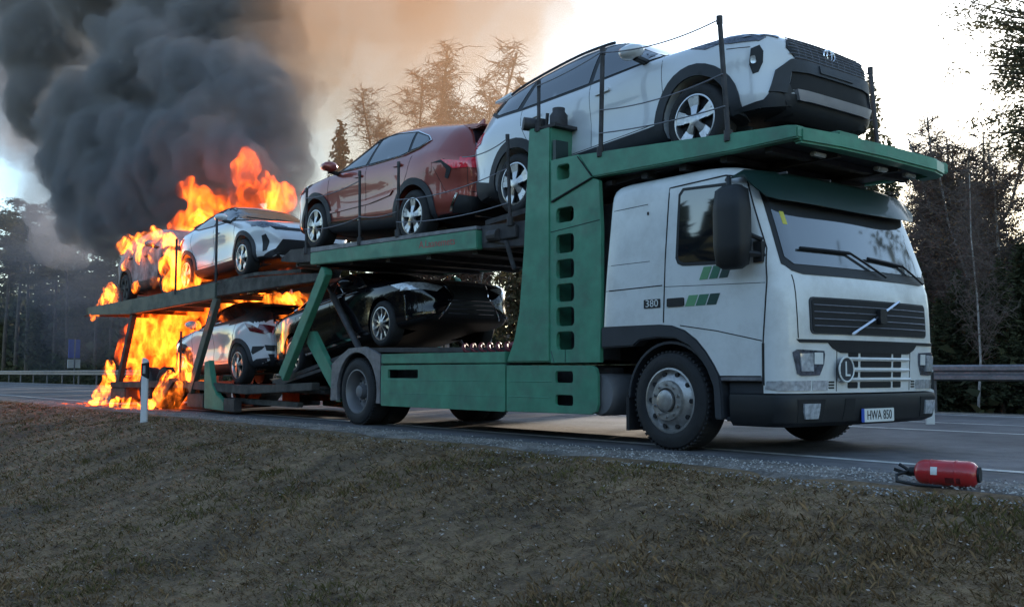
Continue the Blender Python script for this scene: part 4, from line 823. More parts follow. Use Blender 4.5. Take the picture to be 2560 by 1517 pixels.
# ------------------------------------------------------------------ the trailer
TR = empty('car_transporter_trailer', (-13, 0, 0)); tag(TR, 'burning double deck trailer coupled behind the green transporter truck', 'trailer')
class MT(MB):
    def build(s, name, m, parent=None, **k):
        if parent is TR: s.v = [(x + 13, y, z) for x, y, z in s.v]
        return MB.build(s, name, m, parent, **k)
for sgn in (-1, 1):
    y = sgn * 1.25; q = lambda d: sgn * (1.25 - d)
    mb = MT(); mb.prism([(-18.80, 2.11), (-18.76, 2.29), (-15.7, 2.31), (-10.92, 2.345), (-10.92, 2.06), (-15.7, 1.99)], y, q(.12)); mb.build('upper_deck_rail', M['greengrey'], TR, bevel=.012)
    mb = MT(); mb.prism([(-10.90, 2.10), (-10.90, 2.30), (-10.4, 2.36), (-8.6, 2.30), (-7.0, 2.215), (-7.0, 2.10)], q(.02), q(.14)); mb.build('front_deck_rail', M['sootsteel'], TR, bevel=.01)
    mb = MT(); mb.bar((-15.66, q(.10), 2.0), (-16.68, q(.10), .22), .10, .16, (0, 0, 1)); mb.build('rear_upright', M['sootsteel'], TR, bevel=.008)
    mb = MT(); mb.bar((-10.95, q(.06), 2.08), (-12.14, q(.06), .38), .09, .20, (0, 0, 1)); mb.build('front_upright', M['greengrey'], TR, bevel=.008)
    mb = MT(); mb.prism([(-11.36, .92), (-11.33, .08), (-10.46, .06), (-10.46, .22), (-10.75, .33), (-10.98, .52), (-11.14, .95)], y, q(.10)); mb.build('support_foot', M['green'], TR, bevel=.01)
    mb = MT(); mb.prism([(-12.2, .42), (-12.2, .58), (-9.6, .50), (-7.2, .58), (-7.2, .46), (-9.6, .36)], q(.03), q(.16)); mb.prism([(-11.9, .18), (-11.9, .30), (-8.0, .26), (-8.0, .18)], q(.2), q(.3)); mb.build('lower_deck_rail', M['sootsteel'], TR, bevel=.01)
    mb = MT(); mb.prism([(-16.9, .40), (-16.9, .52), (-12.2, .58), (-12.2, .44)], q(.03), q(.16)); mb.build('rear_lower_rail', M['sootsteel'], TR)
    mb = MT(); mb.box(-10.45, -9.98, *sorted((q(.0), q(.14))), .05, .28); mb.build('support_block', M['steel_dk'], TR, bevel=.015); mb = MT(); mb.box(-12.3, -11.5, *sorted((q(.05), q(.5))), .08, .34); mb.build('tool_box', M['steel_dk'], TR, bevel=.015)
    for pts in ([(-18.7, 2.26), (-15.3, 2.33), (-10.5, 2.43), (-9.6, 2.44), (-7.9, 2.36)], [(-14.2, .48), (-10.6, .52), (-8.8, .50)]):
        mb = MT(); mb.prism(pts + [(x, z - .06) for x, z in reversed(pts)], sgn * .50, sgn * 1.08); mb.build('wheel_track', M['sootsteel'], TR)
    for x, z0, z1 in ((-12.9, 2.25, 3.35), (-10.9, 2.35, 3.5), (-12.55, .52, 1.52), (-16.2, 2.3, 2.5)):
        mb = MT(); mb.tube([(x, y, z0), (x, y, z1)], .024, 8); mb.build('stanchion', M['steel_dk'], TR, smooth=50)
    for x in (-13.75, -14.75): wheel(TR, (x + 13, sgn * 1.16, .42), sgn < 0, True, r=.42, w=.26, rimr=.27, rm='sootsteel')
    mb = MT(); mb.prism([(-13.1, .62), (-12.85, .55), (-13.75, .02), (-14.45, .02)], q(-.02), q(.45)); mb.build('loading_ramp', M['sootsteel'], TR, bevel=.01)
for x in (-18.2, -16.5, -15, -13.5, -12, -11): mb = MT(); mb.box(x - .05, x + .05, -1.12, 1.12, 2.06, 2.15); mb.build('cross_member', M['sootsteel'], TR)
for x in (-16.6, -15.2, -13.2, -11.2, -9.2, -7.6): mb = MT(); mb.box(x - .05, x + .05, -1.12, 1.12, .40, .48); mb.build('cross_member', M['sootsteel'], TR)
mb = MT(); mb.box(-18.9, -18.74, -1.25, 1.25, 2.10, 2.28); mb.tube([(-19.15, -1.2, 2.11), (-18.8, -1.15, 2.13)], .03, 6); mb.build('end_beam', M['sootsteel'], TR)
mb = MT(); mb.box(-16.9, -15.9, -1.22, 1.22, .14, .40); mb.box(-17.0, -16.86, -1.2, 1.2, .05, .16); mb.build('rear_underrun', M['sootsteel'], TR, bevel=.02)
mb = MT(); mb.box(-9.6, -6.9, -.18, .18, .34, .52); mb.build('drawbar', M['steel_dk'], TR)
mb = MT(); mb.box(-16.8, -12.3, -.95, .95, .34, .44); mb.box(-12.2, -7.4, -.9, .9, .40, .45); mb.build('lower_floor', M['sootsteel'], TR)
mb = MT(); mb.box(-18.7, -11, -.5, .5, 2.16, 2.19); mb.build('upper_floor', M['sootsteel'], TR)
# ------------------------------------------------------------------ cars
M['skid'] = mat('painted_skid_plate', (.30, .29, .31), .45, metal=.2, var=.1)
def mir(poly): return [(-a, b) for a, b in poly]
def car(name, label, S, loc, heading, pitch, scale=1.0, paint='pearl', burnt=False, roof=None):
    root = empty(name, loc, (0, -pitch, heading), scale); tag(root, label, 'car', 'cars carried on the transporter')
    if burnt: PT = 'char'
    else: PT = paint
    wb, rw = S['wb'], S['r']; ax = wb / 2
    xs = sorted(set([round(v[0], 3) for t in ('top', 'bot', 'W', 'belt') for v in S[t]] + [S['top'][0][0] + (S['top'][-1][0] - S['top'][0][0]) * k / 34 for k in range(35)]))
    xs = [x for i, x in enumerate(xs) if i == 0 or x - xs[i - 1] > .012]
    vs = []; n = 0
    for x in xs:
        zt, zb, W, bl, wt = interp(S['top'], x), interp(S['bot'], x), interp(S['W'], x), interp(S['belt'], x), interp(S['Wt'], x) * interp(S['W'], x)
        zs = min(bl, zt - .055); hgt = zs - zb; fl = S.get('flare', .02)
        hc = math.exp(-((x - ax) / .42) ** 2) + math.exp(-((x + ax) / .45) ** 2); W2 = W + fl * hc
        half = [(0, zb), (.55 * W, zb), (.90 * W, zb + .02), (.965 * W2, zb + .10 * hgt + .02), (.99 * W2, zb + .28 * hgt), (.985 * W2 - S.get('tuck', .025) * (1 - min(1, hc)), zb + .55 * hgt), (1.0 * W2, zb + .78 * hgt), (.985 * W, zs - .03 * 1), (.955 * W, zs + .012)]
        top0 = zs + .012; up = zt - top0
        wsh = .955 * W
        for t, bow in ((.35, .10), (.72, .13)): half.append((wsh + (wt - wsh) * t + bow * .22 * (up > .2) * (1 - abs(2 * t - 1)), top0 + up * t * (.98)))
        half += [(wt * .965, zt - .035 * min(1, up / .2)), (wt * .82, zt - .008), (wt * .45, zt + .012), (0, zt + .018)]
        ring = [(x, -y, z) for y, z in half] + [(x, y, z) for y, z in reversed(half[1:-1])]
        n = len(ring); vs += ring
    mb = MB(); N = len(xs); mb.add(vs, [(i * n + k, i * n + (k + 1) % n, (i + 1) * n + (k + 1) % n, (i + 1) * n + k) for i in range(N - 1) for k in range(n)] + [tuple(range(n)), tuple((N - 1) * n + k for k in reversed(range(n)))])
    body = mb.build('body', M[PT], None, smooth=50)
    md = body.modifiers.new('s', 'SUBSURF'); md.levels = 1; md.render_levels = 1
    sk = Skin(evaluated_mesh(body)); b2 = Skin
    cut = MB()
    for x in (-ax, ax):
        for s in (-1, 1): cut.lathe([(S['arch'], s * 1.3), (S['arch'], s * .52)] if s < 0 else [(S['arch'], .52), (S['arch'], 1.3)], (x, 0, rw + .01), n=40)
    co = cut.build('cutter', M['black']); md = body.modifiers.new('b', 'BOOLEAN'); md.object = co; md.operation = 'DIFFERENCE'; md.solver = 'EXACT'
    nm = evaluated_mesh(body); nm.name = 'body'; body.modifiers.clear(); body.data = nm; bpy.data.objects.remove(co)
    nm.polygons.foreach_set('use_smooth', [True] * len(nm.polygons)); nm.set_sharp_from_angle(angle=R(38)); body.parent = root
    if len(nm.materials) > 1: nm.materials.pop()
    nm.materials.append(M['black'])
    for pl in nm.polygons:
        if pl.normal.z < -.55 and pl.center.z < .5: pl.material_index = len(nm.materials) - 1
    if roof:
        nm.materials.append(M[roof[0]])
        for pl in nm.polygons:
            if pl.center.z > roof[1] and roof[2] < pl.center.x < roof[3] and pl.material_index == 0: pl.material_index = len(nm.materials) - 1
    # wheels
    for x in (-ax, ax):
        for s in (-1, 1):
            yw = s * (S['ytr']); tw = .225; c = (x, yw, rw); rr = S['rim']
            pr = lambda p: [(a, s * b) for a, b in p]
            mb = MB(); mb.lathe(pr([(rr - .01, -.06), (rr - .004, -.004), (rr + .01, .004), (rr + .05, .008), (rw - .03, .0), (rw - .008, -.02), (rw, -.05), (rw, -tw + .05), (rw - .01, -tw + .02), (rr, -tw)]), c, n=44); wo = mb.build('wheel', M['rubber'], root, smooth=40)
            mb = MB(); mb.lathe(pr([(rr + .002, -.02), (rr + .002, .004), (rr - .012, .006), (rr - .022, -.02), (rr - .03, -.08)]), c, n=40, cap=False)
            ns = S.get('spokes', 5); tw2 = S.get('twin', True)
            for k in range(ns):
                for dv in ((-.13, .13) if tw2 else (0,)):
                    t = 2 * math.pi * (k + .25) / ns; t1 = t + dv * .55; t2 = t + dv * 1.25
                    a = Vector((x + .05 * math.cos(t1), yw + s * -.004, rw + .05 * math.sin(t1))); b = Vector((x + (rr - .014) * math.cos(t2), yw + s * -.012, rw + (rr - .014) * math.sin(t2))); m_ = (a + b) / 2 + Vector((0, s * -.012, 0))
                    w0 = S.get('spw', .034); mb.bar(a, m_, w0, .022, (0, 1, 0)); mb.bar(m_, b, w0 * 1.25, .022, (0, 1, 0))
            mb.lathe(pr([(.062, -.03), (.062, .004), (.045, .010), (.005, .010)]), c, n=20)
            mb.build('rim', M['alloy' if not burnt else 'sootsteel'], wo, smooth=40)
            mb = MB(); mb.lathe(pr([(.005, -.075), (rr - .035, -.075), (rr - .035, -.09), (.005, -.09)]), c, n=28); mb.build('brake_disc', M['steel_dk'], wo)
    mb = MB(); mb.box(-ax - .2, ax + .2, -.5, .5, S['bot'][len(S['bot']) // 2][1] + .01, .5); 
    for x in (-ax, ax): mb.box(x - .3, x + .3, -.515, .515, .30, .62)
    mb.build('underbody', M['black'], root)
    def A(nm_, m, poly, proj, off=.002, th=.006, step=.06, par=None, sm=35):
        mb = MB(); sk.patch(mb, poly, proj, off, th, step)
        if mb.v: return mb.build(nm_, M[m], par or root, smooth=sm)
    def LN(nm_, m, pts, proj, r=.005, off=0, closed=False, par=None):
        mb = MB(); sk.line(mb, pts, proj, r, off, closed, step=.04)
        if mb.v: return mb.build(nm_, M[m], par or body, smooth=50)
    for s in (-1, 1):
        pj = ('y', s)
        if not burnt:
            if S.get('surround'): A('window_frame', 'black', S['surround'], pj, .001, .004)
            for w in S['side']: A('side_window', 'glass', w, pj, .004, .006)
        if S.get('outline') and not burnt: LN('window_trim', S.get('trim_m', 'chrome'), S['outline'], pj, .009, .008, True)
        if S.get('clad'):
            for x, xa in ((-ax, 1), (ax, -1)):
                ro, ri = S['arch'] + S['clad'], S['arch'] - .004; a0, a1 = S.get('cladA', (-22, 202)); aa = [R(a0 + (a1 - a0) * k / 20) for k in range(21)]
                A('arch_cladding', 'trim' if not burnt else 'sootsteel', [(x + ro * math.cos(t), rw + .01 + ro * math.sin(t)) for t in aa] + [(x + ri * math.cos(t), rw + .01 + ri * math.sin(t)) for t in reversed(aa)], pj, .004, .014, .05)
            A('sill_cladding', 'trim' if not burnt else 'sootsteel', [(-ax + S['arch'] + .02, S['sill'][0]), (ax - S['arch'] - .02, S['sill'][0]), (ax - S['arch'] - .02, S['sill'][1]), (-ax + S['arch'] + .02, S['sill'][1] + .01)], pj, .003, .016)
        for nm_, m, poly, *o in S.get('sides', ()):
            A(nm_, m if not burnt else 'sootsteel', poly, pj, *(o or (.003, .008)))
        if S.get('doors'):
            for ln in S['doors']: LN('door_gap', 'void', ln, pj, .0045, -.001)
            for x, z in S['handles']: A('door_handle', S.get('handle_m', paint) if not burnt else 'sootsteel', rrect(x - .11, x + .11, z - .016, z + .016, .012), pj, .008, .018)
        # door mirror
        mx, mz = S['mirror']; y0 = sk.hit((mx, mz - .06), pj, 0); yb = abs(y0.y) if y0 else .85
        mb = MB(); prf = [(-.11, .55), (-.09, .9), (-.02, 1.0), (.06, .85), (.12, .45), (.135, .1)]
        vv = []
        for dx, k in prf:
            for q in range(12): t = 2 * math.pi * q / 12; vv.append((mx + dx, s * (yb + .17 + .115 * k * math.cos(t)), mz + .03 + .075 * k * math.sin(t)))
        mb.add(vv, [(i * 12 + k, i * 12 + (k + 1) % 12, (i + 1) * 12 + (k + 1) % 12, (i + 1) * 12 + k) for i in range(5) for k in range(12)] + [tuple(range(12)), tuple(60 + k for k in reversed(range(12)))])
        mo = mb.build('door_mirror', M[PT], root, smooth=60)
        mb = MB(); mb.bar((mx + .02, s * (yb - .03), mz - .055), (mx + .02, s * (yb + .16), mz - .03), .07, .05); mb.build('mirror_foot', M['black'], mo, bevel=.01)
        if S.get('rails') and not burnt: LN('roof_rail', S.get('rail_m', 'trim'), S['rails'], ('z', 1) if False else pj, .018, .02)
    ff, rr_ = ('x', 1), ('x', -1)
    if not burnt:
        A('windscreen', 'glass', S['ws'], ff, .003, .006, .09); A('rear_window', 'glass', S['rw'], rr_, .003, .006, .09)
        for v in ((-.55, .0), (.02, .5)):
            LN('wiper', 'black', [(v[0], S['ws'][0][1] + .05), (v[1], S['ws'][0][1] + .02)], ff, .011, .012)
    for nm_, m, poly, *o in S['front']:
        m = m if not burnt else 'sootsteel'
        if isinstance(m, str): A(nm_, m, poly, ff, *(o or (.003, .008)))
    for nm_, m, poly, *o in S['rear']: A(nm_, m if not burnt else 'sootsteel', poly, rr_, *(o or (.003, .008)))
    for nm_, m, pts, r, off in S.get('flines', ()): LN(nm_, m if not burnt else 'sootsteel', pts, ff, r, off)
    for nm_, m, pts, r, off in S.get('rlines', ()): LN(nm_, m if not burnt else 'sootsteel', pts, rr_, r, off)
    if S.get('badge') and not burnt:
        bx, bz, br = S['badge']; p = sk.hit((0, bz), (('x', 1)), .022)
        mb = MB()
        for ry, rz, cz in ((br, br * .66, 0), (br * .42, br * .64, 0), (br * .68, br * .26, br * .33)): mb.tube([(p.x, ry * math.cos(t), bz + cz + rz * math.sin(t)) for t in [k * math.pi / 12 for k in range(24)]], .008, 5, True)
        mb.build('badge', M['chrome'], root, smooth=60)
    if S.get('spoiler'):
        x0, x1, z0, z1, hw = S['spoiler']
        mb = MB(); mb.prism([(x0, z1), (x1, z1 - .03), (x1 - .01, z1 - .055), (x1 + .12, z0 - .02), (x0, z0)], -hw, hw); mb.build('roof_spoiler', M[PT if not S.get('sp_m') else S['sp_m']], root, bevel=.015, smooth=40)
    if S.get('antenna') and not burnt:
        ax_, az = S['antenna']; mb = MB(); mb.prism([(ax_ - .09, az - .02), (ax_ + .09, az - .02), (ax_ - .05, az + .06), (ax_ - .08, az + .06)], -.015, .015); mb.build('antenna_fin', M[PT], root, bevel=.006)
    return root
BASE_W = .90
SUV1 = dict(wb=2.69, r=.352, rim=.243, ytr=.80 + .115, arch=.405, clad=.105, sill=(.26, .43), flare=.03, spokes=5, spw=.05, twin=True,
    top=[(-2.33, .80), (-2.31, .98), (-2.25, 1.14), (-2.10, 1.36), (-1.97, 1.545), (-1.80, 1.60), (-1.2, 1.665), (-.5, 1.69), (.0, 1.655), (.25, 1.57), (.60, 1.36), (.92, 1.165), (1.2, 1.125), (1.7, 1.07), (2.02, 1.01), (2.14, .965), (2.21, .88), (2.25, .74), (2.265, .62)],
    bot=[(-2.33, .50), (-2.28, .34), (-2.1, .27), (-1.0, .22), (1.0, .21), (1.9, .23), (2.12, .25), (2.20, .30), (2.25, .42), (2.265, .52)],
    W=[(-2.33, .66), (-2.28, .76), (-2.15, .84), (-1.8, .90), (-1.0, .915), (1.2, .915), (1.75, .90), (1.98, .86), (2.10, .79), (2.19, .68), (2.24, .54), (2.265, .40)],
    belt=[(-2.33, 1.0), (-1.6, 1.17), (-.8, 1.13), (.9, 1.08), (1.5, 1.04), (2.0, .97), (2.265, .85)],
    Wt=[(-2.33, .86), (-2.2, .75), (-1.9, .655), (-1.0, .66), (.0, .665), (.5, .72), (.95, .84), (1.5, .83), (2.1, .86), (2.265, .9)],
    surround=[(1.02, 1.11), (.62, 1.335), (.18, 1.575), (-.4, 1.60), (-1.2, 1.575), (-1.75, 1.48), (-2.02, 1.39), (-1.72, 1.235), (-1.2, 1.18), (-.2, 1.13)],
    side=[[(.93, 1.125), (.60, 1.32), (.20, 1.545), (.0, 1.558), (-.02, 1.15)], [(-.09, 1.155), (-.07, 1.562), (-.6, 1.568), (-1.06, 1.55), (-1.20, 1.205)], [(-1.30, 1.225), (-1.16, 1.53), (-1.72, 1.445), (-1.93, 1.385), (-1.68, 1.265)]],
    ws=[(-.66, 1.185), (.66, 1.185), (.68, 1.24), (.56, 1.56), (-.56, 1.56), (-.68, 1.24)], rw=[(-.60, 1.16), (.60, 1.16), (.50, 1.47), (-.50, 1.47)],
    doors=[[(.96, .50), (.985, 1.09)], [(-.08, .45), (-.05, 1.12)], [(-1.18, .98), (-1.20, 1.17)], [(-1.0, .62), (-1.17, .96)], [(-.98, .455), (.97, .455)]], handles=[(.15, .985), (-.95, 1.03)], handle_m='pearl', mirror=(.72, 1.17), rails=[(-1.75, 1.575), (-1.2, 1.625), (-.4, 1.645), (.05, 1.61)],
    sides=[('headlight', 'lamp_dk', [(1.50, 1.035), (1.98, .985), (2.10, .93), (2.06, .90), (1.80, .945)]), ('tail_light', 'red_lamp', [(-1.95, 1.12), (-2.26, 1.05), (-2.28, .97), (-2.02, 1.0)]), ('bumper_cladding', 'trim', [(1.62, .21), (1.90, .22), (2.12, .26), (2.22, .36), (2.20, .52), (2.05, .36), (1.80, .33), (1.70, .36)], .003, .012), ('bumper_cladding', 'trim', [(-2.3, .42), (-2.2, .30), (-1.75, .25), (-1.75, .45), (-2.3, .6)], .003, .012), ('fog_lamp_housing', 'black', [(1.995, .84), (2.06, .86), (2.085, .80), (2.07, .70), (2.03, .62), (1.985, .61), (1.965, .70)], .002, .006), ('fog_lamp', 'lamp', rrect(1.985, 2.025, .70, .77, .015), .009, .008), ('bumper_gap', 'void', [(1.76, .90), (1.99, .855), (1.99, .861), (1.76, .906)], .001, .002)],
    front=[('upper_grille', 'black', [(-.47, .97), (.47, .97), (.59, .90), (.62, .83), (.55, .745), (-.55, .745), (-.62, .83), (-.59, .90)], .003, .010), ('headlight', 'lamp_dk', [(.56, .985), (.88, 1.05), (.90, .98), (.66, .92)], .003, .010), ('headlight', 'lamp_dk', mir([(.56, .985), (.88, 1.05), (.90, .98), (.66, .92)]), .003, .010),
        ('bumper_bar', 'trim', [(-.60, .715), (.60, .715), (.72, .62), (.78, .42), (.66, .40), (.60, .60), (-.60, .60), (-.66, .40), (-.78, .42), (-.72, .62)], .004, .026), ('lower_grille', 'void', [(-.58, .60), (.58, .60), (.63, .44), (-.63, .44)], .002, .006), ('lower_cladding', 'trim', [(-.68, .40), (.68, .40), (.6, .24), (-.6, .24)], .003, .012), ('skid_plate', 'skid', [(-.58, .435), (.58, .435), (.54, .355), (-.54, .355)], .006, .045), ('number_plate_holder', 'trim', rrect(-.26, .26, .625, .70, .01), .03, .012)],
    rear=[('tail_light', 'red_lamp', [(.45, 1.07), (.82, 1.10), (.84, .97), (.48, 1.0)]), ('tail_light', 'red_lamp', mir([(.45, 1.07), (.82, 1.10), (.84, .97), (.48, 1.0)])), ('rear_bumper', 'trim', [(-.74, .58), (.74, .58), (.66, .33), (-.66, .33)])],
    flines=[('grille_mesh', 'steel', [(-.60 + .03 * (k % 2), .775 + .033 * k), (.60 - .03 * (k % 2), .775 + .033 * k)], .006, .015) for k in range(6)] + [('grille_mesh', 'steel', [(y, .75), (y + .05, .96)], .004, .014) for y in (-.5, -.4, -.3, -.2, -.1, 0, .1, .2, .3, .4, .47)] + [('grille_rim', 'steel', [(-.55, .74), (.55, .74)], .01, .012)],
    badge=(0, .865, .085), spoiler=(-1.78, -2.10, 1.585, 1.635, .56), antenna=(-1.5, 1.66), roofpoly=[(-1.7, -.5), (-.1, -.5), (-.1, .5), (-1.7, .5)])
SUV2 = dict(SUV1, wb=2.66, r=.348, rim=.238, arch=.40, clad=.085, sill=(.25, .36), spokes=5, spw=.042,
    top=[(-2.36, .70), (-2.345, .92), (-2.31, 1.06), (-2.20, 1.24), (-2.08, 1.40), (-1.95, 1.525), (-1.5, 1.60), (-.9, 1.645), (-.4, 1.65), (.05, 1.605), (.45, 1.43), (.90, 1.15), (1.2, 1.09), (1.7, 1.02), (2.05, .93), (2.18, .82), (2.25, .70), (2.27, .58)],
    bot=[(-2.36, .46), (-2.31, .34), (-2.1, .28), (-1.0, .22), (1.0, .20), (1.9, .22), (2.15, .25), (2.24, .38), (2.27, .48)],
    belt=[(-2.36, 1.0), (-1.7, 1.17), (-.9, 1.13), (.9, 1.06), (1.5, 1.01), (2.0, .91), (2.27, .8)], Wt=[(-2.36, .86), (-2.2, .72), (-1.9, .62), (-1.0, .63), (.0, .64), (.5, .70), (.95, .84), (1.5, .83), (2.1, .86), (2.27, .9)],
    surround=[(1.06, 1.09), (.62, 1.345), (.14, 1.53), (-.4, 1.565), (-1.0, 1.52), (-1.40, 1.40), (-1.50, 1.335), (-1.32, 1.24), (-1.0, 1.175), (-.2, 1.12)],
    side=[[(.98, 1.105), (.60, 1.325), (.14, 1.505), (-.06, 1.52), (-.02, 1.135)], [(-.11, 1.14), (-.12, 1.528), (-.5, 1.54), (-.95, 1.505), (-1.06, 1.215), (-.9, 1.18)], [(-1.12, 1.235), (-1.02, 1.49), (-1.36, 1.395), (-1.45, 1.335), (-1.30, 1.26)]],
    outline=[(1.04, 1.09), (.62, 1.345), (.14, 1.53), (-.4, 1.565), (-1.0, 1.52), (-1.38, 1.405), (-1.50, 1.335), (-1.32, 1.24), (-1.0, 1.17), (-.2, 1.115)],
    rails=None, mirror=(.74, 1.13), handles=[(.12, .985), (-.92, 1.04)], handle_m='copper', spoiler=(-1.80, -2.22, 1.475, 1.535, .52), rw=[(-.60, 1.15), (.60, 1.15), (.50, 1.44), (-.50, 1.44)],
    doors=[[(.95, .50), (.99, 1.07)], [(-.10, .42), (-.07, 1.12)], [(-1.0, .60), (-1.18, .92), (-1.22, 1.15)], [(-.98, .42), (.96, .42)], [(-1.75, .95), (-2.0, .60)]],
    sides=[('headlight', 'lamp_dk', [(1.55, .99), (2.0, .92), (2.12, .84), (1.85, .86)]), ('tail_light', 'red_lamp', [(-1.90, 1.03), (-2.24, .99), (-2.27, .91), (-2.12, .90)], .003, .014), ('tail_light_blade', 'black', [(-1.72, 1.00), (-1.95, 1.035), (-2.08, .90), (-2.02, .78), (-1.97, .80), (-2.0, .90), (-1.90, .99)], .002, .006), ('door_crease', 'copper', [(.95, .50), (-.2, .58), (-.75, .66), (-.82, .72), (-.2, .64), (.95, .53)], .001, .016), ('sill_trim', 'chrome', [(.9, .365), (-.85, .385), (-.85, .40), (.9, .378)], .012, .008), ('bumper_trim', 'chrome', [(-2.06, .38), (-2.10, .38), (-2.19, .60), (-2.165, .60)], .003, .012), ('bumper_cladding', 'black', [(-2.33, .56), (-2.2, .58), (-2.09, .36), (-1.85, .34), (-1.85, .27), (-2.28, .32)], .002, .008), ('fuel_flap', 'copper', rrect(-1.72, -1.54, .88, 1.02, .03), .0, .004)],
    front=[('upper_grille', 'black', [(-.42, .88), (.42, .88), (.28, .66), (.5, .32), (-.5, .32), (-.28, .66)]), ('headlight', 'lamp_dk', [(.45, .84), (.86, .93), (.88, .86), (.6, .78)]), ('headlight', 'lamp_dk', mir([(.45, .84), (.86, .93), (.88, .86), (.6, .78)]))],
    rear=[('tail_light', 'red_lamp', [(.40, 1.02), (.80, 1.04), (.83, .92), (.66, .91), (.60, .95), (.42, .98)], .003, .014), ('tail_light', 'red_lamp', mir([(.40, 1.02), (.80, 1.04), (.83, .92), (.66, .91), (.60, .95), (.42, .98)]), .003, .014), ('rear_bumper', 'black', [(-.74, .56), (.74, .56), (.64, .30), (-.64, .30)]), ('tailgate_trim', 'chrome', [(-.38, .965), (.38, .965), (.38, .99), (-.38, .99)]), ('plate_recess', 'black', rrect(-.28, .28, .72, .86, .02), .001, .004)],
    flines=(), rlines=[('tailgate_gap', 'void', [(-.76, 1.0), (-.72, .62), (.72, .62), (.76, 1.0)], .005, -.001), ('rear_wiper', 'black', [(-.3, 1.17), (.15, 1.18)], .01, .012), ('bumper_trim', 'chrome', [(-.6, .34), (.6, .34)], .01, .01)], badge=None)
HATCH = dict(SUV1, wb=2.64, r=.342, rim=.236, arch=.395, clad=.075, sill=(.24, .37), spokes=5, spw=.046, flare=.055, tuck=.05,
    top=[(-2.12, .68), (-2.105, .86), (-2.07, 1.0), (-1.98, 1.14), (-1.85, 1.28), (-1.65, 1.39), (-1.2, 1.485), (-.6, 1.55), (-.3, 1.555), (.05, 1.52), (.40, 1.38), (.85, 1.12), (1.2, 1.06), (1.65, .99), (1.98, .90), (2.12, .80), (2.20, .68), (2.235, .56)],
    bot=[(-2.12, .50), (-2.08, .36), (-1.9, .28), (-1.0, .21), (1.0, .20), (1.8, .21), (2.10, .23), (2.20, .34), (2.235, .46)],
    W=[(-2.12, .60), (-2.07, .70), (-1.95, .80), (-1.6, .87), (-1.0, .885), (1.2, .885), (1.7, .875), (1.95, .83), (2.08, .76), (2.17, .66), (2.215, .52), (2.235, .38)],
    belt=[(-2.12, .95), (-1.6, 1.16), (-.8, 1.12), (.9, 1.06), (1.5, 1.0), (2.0, .88), (2.235, .76)], Wt=[(-2.12, .86), (-2.0, .74), (-1.6, .62), (-1.0, .63), (.0, .65), (.5, .72), (.9, .84), (1.5, .83), (2.1, .86), (2.235, .9)],
    surround=[(.98, 1.09), (.55, 1.31), (.08, 1.47), (-.4, 1.485), (-.95, 1.41), (-1.38, 1.30), (-1.28, 1.235), (-.9, 1.16), (-.2, 1.12)],
    side=[[(.90, 1.105), (.54, 1.29), (.10, 1.445), (-.06, 1.455), (-.02, 1.13)], [(-.11, 1.135), (-.12, 1.46), (-.4, 1.46), (-.9, 1.395), (-1.30, 1.29), (-1.22, 1.24), (-.85, 1.17)]],
    ws=[(-.64, 1.15), (.64, 1.15), (.66, 1.20), (.54, 1.45), (-.54, 1.45), (-.66, 1.20)], rw=[(-.56, 1.06), (.56, 1.06), (.50, 1.30), (-.50, 1.30)], rails=None, mirror=(.66, 1.13), handles=[(.10, .95)], handle_m='pearl', spoiler=(-1.5, -1.92, 1.385, 1.44, .55), sp_m='black',
    doors=[[(.90, .48), (.93, 1.06)], [(-.10, .42), (-.06, 1.11)], [(-.95, .55), (-1.12, .95), (-1.16, 1.15)], [(-.93, .42), (.92, .42)]],
    sides=[('headlight', 'lamp_dk', [(1.32, .985), (1.9, .90), (2.06, .80), (1.98, .79), (1.75, .86)], .003, .010), ('tail_light', 'dkred_lamp', [(-1.55, 1.08), (-1.80, 1.03), (-2.08, .90), (-2.04, .87), (-1.75, .93)], .003, .016), ('fog_lamp_housing', 'black', [(1.93, .66), (2.02, .68), (2.06, .56), (2.03, .40), (1.96, .38)], .002, .008), ('bumper_cladding', 'trim', [(1.60, .20), (2.0, .22), (2.2, .36), (2.16, .42), (1.95, .30), (1.72, .30)], .003, .010), ('bumper_cladding', 'trim', [(-1.72, .30), (-2.06, .34), (-2.10, .46), (-1.9, .44), (-1.74, .38)], .003, .012), ('bumper_vent', 'black', [(-1.78, .66), (-2.02, .66), (-1.98, .60), (-1.80, .52), (-1.76, .56)], .002, .008)],
    front=[('upper_grille', 'black', [(-.72, .80), (.72, .80), (.66, .75), (-.66, .75)], .003, .010), ('lower_grille', 'void', [(-.56, .58), (.56, .58), (.70, .36), (.60, .28), (-.60, .28), (-.70, .36)], .003, .008), ('headlight', 'lamp_dk', [(.42, .82), (.86, .93), (.88, .85), (.55, .765)]), ('headlight', 'lamp_dk', mir([(.42, .82), (.86, .93), (.88, .85), (.55, .765)])), ('front_lip', 'pearl', [(-.6, .31), (.6, .31), (.5, .25), (-.5, .25)], .003, .03)],
    rear=[('tail_light', 'dkred_lamp', [(.40, .98), (.78, 1.04), (.82, .90), (.55, .88)], .003, .014), ('tail_light', 'dkred_lamp', mir([(.40, .98), (.78, 1.04), (.82, .90), (.55, .88)]), .003, .014), ('rear_bumper', 'trim', [(-.68, .52), (.68, .52), (.6, .32), (-.6, .32)]), ('bumper_vent', 'black', [(.45, .66), (.72, .68), (.70, .58), (.50, .56)]), ('bumper_vent', 'black', mir([(.45, .66), (.72, .68), (.70, .58), (.50, .56)]))],
    flines=(), badge=(0, .775, .06), roofpoly=[(-1.7, -.54), (0, -.54), (0, .54), (-1.7, .54)])
